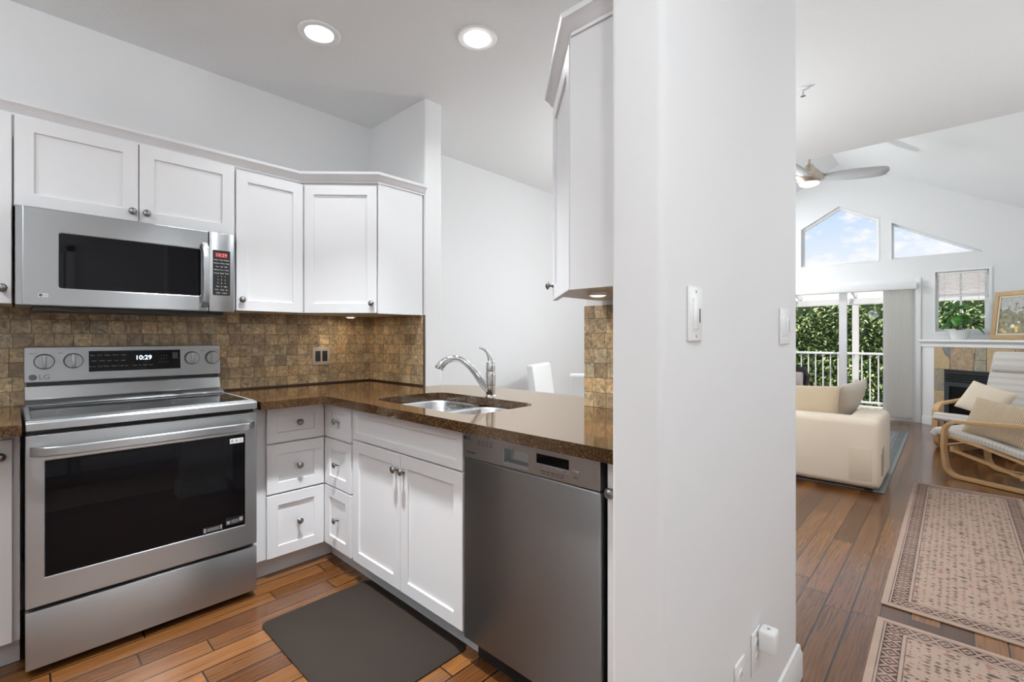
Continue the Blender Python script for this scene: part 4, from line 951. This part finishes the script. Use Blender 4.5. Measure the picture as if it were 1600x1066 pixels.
def pillow_bm(w_, h_, d_, n=14, sag=0.0, pinch=0.72):
    """a soft cushion: x width, z height, y thickness, pinched corners"""
    b = MB(); g = {}
    for side in (-1, 1):
        for i in range(n+1):
            for j in range(n+1):
                u, v = 2*i/n-1, 2*j/n-1
                if side == 1 and (i in (0, n) or j in (0, n)): g[(1, i, j)] = g[(-1, i, j)]; continue
                k = (1-abs(u)**2.6)*(1-abs(v)**2.6)
                e = 1-0.075*((abs(u)**3)*(1-abs(v)**2)*0+ (1-abs(v)**2)*abs(u)**6 + 0) ; f = 1-0.075*((1-abs(u)**2)*abs(v)**6)
                x = u*w_/2*(1-0.06*(1-v*v)*abs(u)**4); z = v*h_/2*(1-0.09*(1-u*u)*abs(v)**4)
                y = side*d_/2*max(0, k)**0.5
                z -= sag*(1-u*u)*0.5*(v+1)
                g[(side, i, j)] = b.bm.verts.new((x, y, z))
    for side in (-1, 1):
        for i in range(n):
            for j in range(n):
                q = [g[(side, i, j)], g[(side, i+1, j)], g[(side, i+1, j+1)], g[(side, i, j+1)]]
                b.bm.faces.new(q if side == -1 else q[::-1])
    return b
def cushion(name, w_, h_, d_, m, loc, rot, label, cat='cushion', group=None, sag=0.0):
    o = obj(name, pillow_bm(w_, h_, d_, sag=sag), m, angle=80, subsurf=1); o.location = loc
    o.rotation_euler = rot; return tag(o, label, cat, group)
def axes_cushion(name, w_, h_, d_, m, loc, xa, za, roll, label, cat):
    x = Vector(xa).normalized(); z = Vector(za); z = (z-x*z.dot(x)).normalized(); y = z.cross(x)
    M = Matrix((x, y, z)).transposed().to_4x4() @ Matrix.Rotation(R(roll), 4, 'Y')
    return cushion(name, w_, h_, d_, m, loc, M.to_euler(), label, cat)
axes_cushion('back_cushion', 0.74, 0.43, 0.16, LINEN2, (4.935, 1.072, 0.588), (0.06, -1.0, 0), (0.10, 0, 1), 0, 'plump beige linen cushion standing against the sofa back, cut off by the hall wall', 'cushion')
axes_cushion('back_cushion', 0.46, 0.40, 0.15, LINEN3, (5.275, 0.722, 0.635), (0.96, -0.26, 0), (-0.03, -0.41, 0.91), -6, 'grey-beige linen cushion leaning on the sofa arm', 'cushion')

# ------------------------------------------------------------------ bentwood armchairs
def make_armchair(label):
    t = thing('armchair', label, 'armchair', (0, 0, 0), 0, 'bentwood armchairs by the fireplace')
    # local: x forward, y left, z up
    side = [(-0.43, 0.017), (0.22, 0.017)] + arc(0.22, 0.117, 0.10, -90, -8, 7)[1:] + [(0.335, 0.25)] + arc(0.225, 0.385, 0.105, 2, 84, 7) + [(0.05, 0.503), (-0.20, 0.525), (-0.40, 0.545)]
    for s in (-1, 1):
        y0, y1 = sorted((s*0.275, s*0.335))
        b = MB(); b.band(side, 0.026, 'y', y0, y1); obj('arm_frame', b, BEECH, t, bevel=0.003, angle=50)
    seat = [(0.34, 0.335), (0.30, 0.342), (0.10, 0.300), (-0.12, 0.240), (-0.24, 0.205)] + [(-0.30, 0.200), (-0.345, 0.222), (-0.375, 0.27), (-0.40, 0.36), (-0.46, 0.56), (-0.53, 0.76), (-0.60, 0.93)]
    for s in (-1, 1):
        y0, y1 = sorted((s*0.215, s*0.27))
        b = MB(); b.band(seat, 0.022, 'y', y0, y1); obj('seat_frame', b, BEECH, t, bevel=0.003, angle=50)
    b = MB(); b.box(0.285, 0.312, -0.275, 0.275, 0.215, 0.262, 0.003); b.box(-0.175, -0.150, -0.275, 0.275, 0.09, 0.135, 0.003); obj('cross_rail', b, BEECH, t)
    b = MB(); b.band([(0.30, 0.23), (0.05, 0.17), (-0.16, 0.11)], 0.02, 'y', -0.27, -0.235); b.band([(0.30, 0.23), (0.05, 0.17), (-0.16, 0.11)], 0.02, 'y', 0.235, 0.27); obj('brace', b, BEECH, t)
    # the long quilted pad follows the seat and back
    pp = [(0.45, 0.330), (0.42, 0.378), (0.10, 0.342), (-0.12, 0.288), (-0.24, 0.258), (-0.30, 0.262), (-0.33, 0.30), (-0.36, 0.40), (-0.42, 0.58), (-0.49, 0.78), (-0.545, 0.93), (-0.56, 1.0)]
    b = MB(); b.band(pp, 0.062, 'y', -0.262, 0.262); obj('pad', b, ARMFAB, t, bevel=0.02, seg=3, angle=60)
    b = MB(); b.box(-0.045, 0.045, -0.25, 0.25, -0.12, 0.12, 0.042, 4, M=Matrix.Translation((-0.515, 0, 0.94)) @ Matrix.Rotation(R(-17), 4, 'Y')); obj('headrest', b, ARMFAB, t)
    return t
ch1 = make_armchair('grey bentwood armchair nearest the camera, with the ribbed cushion'); ch1.location = (5.735, -0.375, 0.008*0); ch1.rotation_euler.z = R(62.5)
ch2 = dup(ch1, (7.10, -0.285, 0), R(150), 'grey bentwood armchair in front of the fireplace, with the plain beige cushion')
axes_cushion('throw_pillow', 0.47, 0.36, 0.12, CORD, (5.645, -0.282, 0.512), (-0.50, -0.87, 0), (0.33, -0.17, 0.93), 8, 'ribbed beige corduroy pillow on the nearer armchair', 'pillow')
axes_cushion('throw_pillow', 0.42, 0.36, 0.12, plain('ivory_linen', srgb(222, 208, 186), 0.9, bump=0.3, bscale=420, sheen=0.2), (7.005, -0.24, 0.555), (-0.44, -0.90, -0.06), (0.42, -0.20, 0.88), 14, 'plain ivory pillow on the armchair by the fireplace', 'pillow')

# ------------------------------------------------------------------ corner fireplace
FO = (8.846, 0.328, 0.0); t = thing('fireplace', 'corner gas fireplace with white mantel and slate surround', 'fireplace', FO, R(-135))
# local: x runs right along the diagonal face, y into the corner
LD = 1.79
b = MB(); b.prism([(0.01, 0.0), (LD-0.01, 0.0), (LD/2, LD/2-0.02)], 'z', 0.0, 1.088); obj('surround', b, TRIMW, t)
b = MB(); b.prism([(0.206, 0.001), (0.206, -0.018), (LD-0.206, -0.018), (LD-0.206, 0.001)], 'z', 0.0, 0.0005); b.bm.free()
b = MB(); fl, fr_, ft = 0.363, LD-0.363, 0.790
b.mi = 4; b.holed([(0.206, 0.0), (fl, 0.0), (fl, ft), (fr_, ft), (fr_, 0.0), (LD-0.206, 0.0), (LD-0.206, 1.087), (0.206, 1.087)], [], 'y', -0.012, -0.0005)
def slab(pts, k): b.mi = k; b.prism(pts, 'y', -0.022, -0.010)
slab([(0.208, 0.792), (0.43, 0.792), (0.43, 0.93), (0.365, 0.99), (0.335, 1.085), (0.208, 1.085)], 0); slab([(0.434, 0.795), (0.434, 0.925), (0.37, 0.995), (0.34, 1.085), (0.434, 1.085)][::-1], 3)
slab([(0.438, 0.792), (0.735, 0.792), (0.765, 1.085), (0.438, 1.085)], 1); slab([(0.742, 0.792), (0.90, 0.792), (0.90, 0.93), (0.756, 0.925)], 2); slab([(0.757, 0.930), (0.90, 0.935), (0.90, 1.085), (0.772, 1.085)], 2)
slab([(0.906, 0.792), (1.20, 0.792), (1.22, 1.085), (0.906, 1.085)], 0); slab([(1.206, 0.792), (LD-0.208, 0.792), (LD-0.208, 1.085), (1.226, 1.085)], 1)
for z0, z1, k in ((0.50, 0.787, 2), (0.30, 0.495, 0), (0.005, 0.295, 1)):
    slab([(0.208, z0), (fl-0.004, z0), (fl-0.004, z1), (0.208, z1)], k); slab([(fr_+0.004, z0), (LD-0.208, z0), (LD-0.208, z1), (fr_+0.004, z1)], (k+1) % 3)
obj('stone_facing', b, ST+[GROUT], t, smooth=False)
b = MB(); b.box(fl, fr_, -0.03, 0.10, 0.0, ft); fb = obj('firebox', b, BLACKM, t)
b = MB()
for k, z in enumerate((0.742, 0.712, 0.682, 0.652)): b.band([(-0.034, z-0.012), (-0.046, z-0.002), (-0.048, z+0.010)], 0.005, 'x', fl+0.03, fr_-0.03)
obj('louver', b, CHARC, fb)
b = MB(); b.holed([(fl+0.02, 0.09), (fr_-0.02, 0.09), (fr_-0.02, 0.625), (fl+0.02, 0.625)], [[(fl+0.08, 0.14), (fr_-0.08, 0.14), (fr_-0.08, 0.575), (fl+0.08, 0.575)]], 'y', -0.044, -0.03); obj('door_frame', b, CHARC, fb, smooth=False)
b = MB(); b.box(fl+0.08, fr_-0.08, -0.034, -0.031, 0.14, 0.575); obj('glass', b, BLACKG, fb)
b = MB(); sweep_mould(b, [(-0.0, 0.0), (LD, 0.0)], [(-0.004, 1.089), (0.016, 1.089), (0.016, 1.128), (0.024, 1.134), (0.036, 1.150), (0.055, 1.156), (0.060, 1.162), (0.060, 1.184), (0.055, 1.188), (-0.004, 1.188)])
b.prism([(0.012, 0.005), (LD-0.012, 0.005), (LD/2, LD/2-0.02)], 'z', 1.089, 1.188); obj('mantel', b, TRIMW, t)
b = MB(); sweep_mould(b, [(0.012, -0.0005), (0.205, -0.0005)], BBP); obj('plinth', b, TRIMW, t)

# painting leaning on the mantel
t = thing('framed_painting', 'gilt-framed painting of wildflowers propped on the mantel', 'painting', (8.27, -0.335, 1.189), R(-135))
PW, PH, tl = 0.78, 0.585, R(-7)
Mt = Matrix.Rotation(tl, 4, 'X')
b = MB(); b.holed([(0, 0), (PW, 0), (PW, PH), (0, PH)], [[(0.055, 0.055), (PW-0.055, 0.055), (PW-0.055, PH-0.055), (0.055, PH-0.055)]], 'y', -0.02, 0.012).xf(Mt); obj('frame', b, GOLD, t, smooth=False, bevel=0.006, seg=2)
b = MB(); b.holed([(0.054, 0.054), (PW-0.054, 0.054), (PW-0.054, PH-0.054), (0.054, PH-0.054)], [[(0.075, 0.075), (PW-0.075, 0.075), (PW-0.075, PH-0.075), (0.075, PH-0.075)]], 'y', -0.012, 0.008).xf(Mt); obj('liner', b, FRAMEIN, t, smooth=False)
b = MB(); b.box(0.070, PW-0.070, -0.004, 0.006, 0.070, PH-0.070).xf(Mt); obj('canvas', b, PAINTING, t)

# potted plant
t = thing('potted_plant', 'broad-leaved green plant in a white pot on the mantel', 'plant', (8.60, -0.057, 1.189))
b = MB(); b.lathe([(0, 0), (0.075, 0), (0.088, 0.03), (0.105, 0.115), (0.108, 0.125), (0.100, 0.125), (0.094, 0.10), (0, 0.10)], seg=32); obj('pot', b, POTW, t)
b = MB(); b.lathe([(0.094, 0.103), (0, 0.106)], seg=20); obj('soil', b, SOIL, t)
b = MB(); s2 = MB(); rnd = random.Random(5)
def leaf(b, base, d, L, Wd, droop):
    d = Vector(d).normalized(); sd_ = d.cross(Vector((0, 0, 1)));
    sd_ = sd_.normalized() if sd_.length > 0.01 else Vector((1, 0, 0)); up = sd_.cross(d)
    n = 7; rows_ = []
    for i in range(n+1):
        u = i/n; wd = Wd*math.sin(math.pi*min(1, (u*0.94+0.06))**0.8)*0.5
        c = Vector(base)+d*L*u-Vector((0, 0, droop*u*u))
        rows_.append([b.bm.verts.new(c-sd_*wd+up*wd*0.25), b.bm.verts.new(c), b.bm.verts.new(c+sd_*wd+up*wd*0.25)])
    for a, c in zip(rows_, rows_[1:]):
        for k in (0, 1): b.bm.faces.new((a[k], a[k+1], c[k+1], c[k]))
for k in range(20):
    a = k*2.4+rnd.uniform(-0.3, 0.3); u = k/19; r = 0.05+0.09*(1-u)+rnd.uniform(-0.02, 0.02); z = 0.17+0.24*u+rnd.uniform(-0.02, 0.03)
    tip = Vector((r*math.cos(a), r*math.sin(a), z))
    s2.tube([(0.02*math.cos(a), 0.02*math.sin(a), 0.10), tip*0.6+Vector((0, 0, 0.07)), tip], 0.003, 6)
    leaf(b, tip, (math.cos(a), math.sin(a), rnd.uniform(-1.0, 0.35) if u < 0.75 else rnd.uniform(0.2, 1.2)), rnd.uniform(0.12, 0.165), rnd.uniform(0.105, 0.14), rnd.uniform(0.01, 0.05))
fo = obj('foliage', b, LEAF, t, angle=80); md_ = fo.modifiers.new('thick', 'SOLIDIFY'); md_.thickness = 0.0015
obj('stem', s2, STEM, t)

# ------------------------------------------------------------------ blinds
t = thing('vertical_blinds', 'cream vertical blinds drawn to the right side of the patio door', 'blinds', (XF-0.06, 0.40, 0))
b = MB(); b.box(-0.055, 0.04, -0.02, 1.92, 1.905, 2.000, 0.004); obj('valance', b, TRIMW, t)
for k in range(12):
    y = 0.060+k*0.0245
    b = MB(); b.box(-0.044, 0.044, -0.0008, 0.0008, 0.06, 1.903, M=Matrix.Translation((0, y, 0)) @ Matrix.Rotation(R(-36), 4, 'Z')); obj('slat', b, FAB, t)
t = thing('horizontal_blinds', 'thin white horizontal blinds half drawn in the small window above the mantel', 'blinds', (XF+0.035, -0.0765, 0))
b = MB(); b.box(-0.02, 0.02, -0.25, 0.25, 2.085, 2.12, 0.003); obj('head_rail', b, WPLAS, t)
b = MB()
for k in range(16): b.box(-0.012, 0.012, -0.248, 0.248, -0.0007, 0.0007, M=Matrix.Translation((0, 0, 1.80+k*0.0180)) @ Matrix.Rotation(R(24), 4, 'Y'))
b.box(-0.012, 0.012, -0.248, 0.248, 1.775, 1.790, 0.002); obj('slats', b, WPLAS, t)
b = MB()
for y in (-0.17, 0.17): b.tube([(0.0, y, 2.09), (0.0, y, 1.55)], 0.0015, 6)
obj('cord', b, GREYTX, t)

# ------------------------------------------------------------------ ceiling fan
FX, FY = 6.77, 1.302
t = thing('ceiling_fan', 'brushed nickel ceiling fan with pale blades and a lamp, hung from the vault', 'ceiling fan', (FX, FY, 3.20))
b = MB(); b.lathe([(0, 0.70), (0.065, 0.70), (0.060, 0.64), (0.02, 0.61)], seg=28); b.cyl((0, 0, 0.155), 0.013, 0.50); obj('downrod', b, BNICK, t)
b = MB(); b.lathe([(0.018, 0.175), (0.040, 0.150), (0.058, 0.115), (0.095, 0.080), (0.125, 0.045), (0.140, 0.02), (0.150, 0.018), (0.158, 0.010), (0.150, -0.010), (0.132, -0.045), (0.105, -0.075), (0.0, -0.078)], seg=36); obj('motor_housing', b, BNICK, t)
b = MB(); b.lathe([(0.112, -0.070), (0.104, -0.090), (0.07, -0.106), (0, -0.112)], seg=30); obj('lamp_shade', b, emis('fan_lamp', (1.0, 0.97, 0.92), 0.5), t)
for ang in (-66, 54, 174):
    b = MB(); n = 36; top = []; bot = []
    for i in range(n+1):
        u = i/n; x = 0.15+0.67*u; wd = (0.050+0.058*math.sin(math.pi*(0.12+0.66*u)))*math.sqrt(max(0.0004, 1-max(0, (u-0.86)/0.14)**2.4))
        z = -0.005+0.0*u
        top.append((x, -wd, z+0.30*wd)); bot.append((x, wd, z-0.30*wd))
    V1 = [b.bm.verts.new(p) for p in top]; V2 = [b.bm.verts.new(p) for p in bot]
    for i in range(n): b.bm.faces.new((V1[i], V1[i+1], V2[i+1], V2[i]))
    b.xf(Matrix.Rotation(R(ang), 4, 'Z')); bl = obj('blade', b, plain('blade_silver', (0.60, 0.60, 0.60), 0.45), t)
    m_ = bl.modifiers.new('thick', 'SOLIDIFY'); m_.thickness = 0.008
    b = MB(); b.box(0.13, 0.24, -0.022, 0.022, -0.012, -0.004, 0.002); b.xf(Matrix.Rotation(R(ang), 4, 'Z')); obj('bracket', b, CHROME, bl)
# unseen lamps added on the hidden slope to brighten the living room
for k, (x, y) in enumerate(((7.0, 2.72), (8.1, 2.66))):
    z = roofz(y); tl_ = thing('fill_vault_light', 'unseen surface lamp added to brighten the vault', 'ceiling light', (x, y, z-0.001), 0, 'added lamps on the vault')
    tl_.rotation_euler = (-math.atan(PITCH), 0, 0)
    b = MB(); b.lathe([(0, 0), (0.11, 0), (0.11, -0.02), (0.10, -0.025)], seg=28); obj('rim', b, TRIMW, tl_)
    b = MB(); b.lathe([(0.10, -0.022), (0.06, -0.034), (0, -0.036)], seg=24); obj('lens', b, LENS, tl_)
    ld = bpy.data.lights.new('fill_vault_lamp', 'AREA'); ld.shape = 'DISK'; ld.size = 0.2; ld.energy = 26 if k == 0 else 9; ld.color = BULB
    lo = bpy.data.objects.new('fill_vault_lamp', ld); COL.objects.link(lo); lo.parent = tl_; lo.location = (0, 0, -0.04)

# ------------------------------------------------------------------ dining chairs beyond the pass-through
def dining_chair(label, loc, rz):
    t = thing('dining_chair', label, 'chair', loc, rz, 'white dining chairs')
    # local: x forward
    b = MB(); b.box(-0.22, 0.24, -0.225, 0.225, 0.40, 0.48, 0.025, 3); obj('seat', b, WHITEF, t)
    b = MB(); b.prism([(-0.225, 0.36), (-0.155, 0.36), (-0.16, 0.60), (-0.215, 0.985), (-0.285, 0.985), (-0.24, 0.60)], 'y', -0.225, 0.225); obj('backrest', b, WHITEF, t, bevel=0.018, seg=3)
    for x in (-0.19, 0.20):
        for y in (-0.19, 0.19):
            b = MB(); b.prism([(x-0.018, y-0.018), (x+0.018, y-0.018), (x+0.018, y+0.018), (x-0.018, y+0.018)], 'z', 0.0, 0.40); obj('leg', b, WHITEF, t)
    return t
dining_chair('white upholstered dining chair standing near the dining room wall', (3.30, 2.46, 0), R(-70))
dining_chair('white upholstered dining chair nearest the pass-through, half hidden by the tiled wall', (2.78, 1.72, 0), R(28))

# ------------------------------------------------------------------ patio, hedge and neighbour
b = MB(); b.box(XF+0.15, 10.6, -3.0, 5.0, -0.10, -0.02); tag(obj('patio_slab', b, DECKM), kind='structure')
b = MB(); b.box(10.6, 40, -14, 18, -1.3, -1.0); tag(obj('ground_outside', b, plain('lawn', srgb(84, 104, 58), 0.9, var=0.2)), kind='structure')
t = thing('patio_railing', 'white metal patio railing with upright bars in front of the hedge', 'railing', (10.0, 0, 0))
b = MB(); b.box(-0.025, 0.025, -1.5, 4.0, 0.915, 0.955, 0.006); obj('top_rail', b, EXTW, t)
b = MB(); b.box(-0.02, 0.02, -1.5, 4.0, 0.085, 0.12, 0.004); obj('bottom_rail', b, EXTW, t)
for k in range(48):
    y = -1.45+k*0.113
    b = MB(); b.box(-0.009, 0.009, y-0.009, y+0.009, 0.12, 0.915); obj('baluster', b, EXTW, t)
for y in (-1.53, 4.03): b = MB(); b.box(-0.03, 0.03, y-0.03, y+0.03, -0.02, 0.96); obj('end_post', b, EXTW, t)
t = thing('patio_cover', 'white patio cover of posts and rafters outside the sliding door', 'patio cover', (10.2, 0, 0))
for y in (-1.4, 1.26, 3.9):
    b = MB(); b.box(-0.045, 0.045, y-0.045, y+0.045, -0.02, 1.80); obj('post', b, EXTW, t)
b = MB(); b.box(-0.05, 0.05, -1.6, 4.1, 1.80, 1.90); obj('beam', b, EXTW, t)
for k in range(7):
    y = -1.3+k*0.86
    b = MB(); b.prism([(-1.18, 2.16), (0.25, 1.90), (0.25, 1.98), (-1.18, 2.25)], 'y', y-0.02, y+0.02); obj('rafter', b, EXTW, t)
b = MB(); b.prism([(-1.19, 2.255), (0.35, 1.985), (0.35, 1.99), (-1.19, 2.262)], 'y', -1.6, 4.1); obj('roof_sheet', b, glass('clear_sheet', (0.97, 0.95, 0.94)), t)
# hedge
t = thing('hedge', 'tall leafy laurel hedge behind the patio railing', 'hedge', (11.3, 0, 0))
b = MB(); b.box(0.12, 0.8, -3.0, 5.5, -1.0, 1.86); obj('inner_mass', b, HEDGEIN, t)
b = MB(); rnd = random.Random(3)
for k in range(10500):
    y = rnd.uniform(-1.6, 3.6); z = rnd.uniform(-0.6, 1.90); x = rnd.uniform(-0.05, 0.16) if z < 1.7 else rnd.uniform(-0.02, 0.5)
    x += 0.08*math.sin(y*3.1)*math.sin(z*4.0)
    L = rnd.uniform(0.07, 0.13); Wd = L*rnd.uniform(0.34, 0.46)
    d = Vector((rnd.uniform(-1.0, -0.1), rnd.uniform(-1, 1), rnd.uniform(-0.9, 0.6))).normalized()
    s_ = d.cross(Vector((rnd.uniform(-0.6, 0.2), rnd.uniform(-0.5, 0.5), 1))).normalized(); up = s_.cross(d)
    c = Vector((x, y, z)); pts = [c, c+d*L*0.5-s_*Wd*0.5+up*0.008, c+d*L-up*0.01, c+d*L*0.5+s_*Wd*0.5+up*0.008]
    vs = [b.bm.verts.new(p) for p in pts]; b.bm.faces.new(vs)
obj('foliage', b, HEDGE, t, smooth=False)
# neighbouring house
t = thing('neighbour_house', 'neighbouring house with pinkish brown roof above the hedge', 'house', (16.5, 0, -1.0))
b = MB(); b.box(0.0, 5.0, -6, 9, 0, 2.75); obj('wall', b, EXTW, t)
b = MB(); b.prism([(-0.5, 2.72), (2.5, 4.1), (5.5, 2.72)], 'y', -6.4, 9.4); obj('roof', b, ROOFM, t)
b = MB(); b.box(-0.6, -0.48, -6.4, 9.4, 2.6, 2.78); obj('gutter', b, EXTW, t)
# patio chair
t = thing('patio_chair', 'dark patio chair with pale cushion beyond the sliding door', 'chair', (9.55, 2.18, -0.02), R(165)); t.scale = (1, 1, 0.84)
b = MB(); b.tube([(-0.2, -0.23, 0.40), (-0.24, -0.23, 0.66), (-0.26, -0.16, 0.80), (-0.27, 0.0, 0.83), (-0.26, 0.16, 0.80), (-0.24, 0.23, 0.66), (-0.2, 0.23, 0.40)], 0.03, 10); b.box(-0.25, -0.22, -0.2, 0.2, 0.45, 0.8); obj('backrest', b, CHAIRD, t)
b = MB(); b.box(-0.21, 0.22, -0.22, 0.22, 0.38, 0.42, 0.01); obj('seat', b, CHAIRD, t)
b = MB(); b.box(-0.19, -0.10, -0.19, 0.19, 0.43, 0.73, 0.03, 3); obj('cushion', b, CHAIRP, t)
for x in (-0.19, 0.19):
    for y in (-0.19, 0.19): b = MB(); b.cyl((x, y, 0), 0.014, 0.39); obj('leg', b, CHAIRD, t)

# ------------------------------------------------------------------ daylight portals in the openings
def portal(y0, y1, z0, z1):
    ld = bpy.data.lights.new('portal', 'AREA'); ld.shape = 'RECTANGLE'; ld.size = y1-y0; ld.size_y = z1-z0; ld.cycles.is_portal = True
    o = bpy.data.objects.new('portal', ld); COL.objects.link(o); o.location = (XF+0.16, (y0+y1)/2, (z0+z1)/2)
    o.rotation_euler = (R(90), 0, R(90))
portal(0.40, 2.30, 0.0, 2.0); portal(-0.34, 0.19, 1.3, 2.13); portal(-0.29, 1.83, 2.36, 3.28)
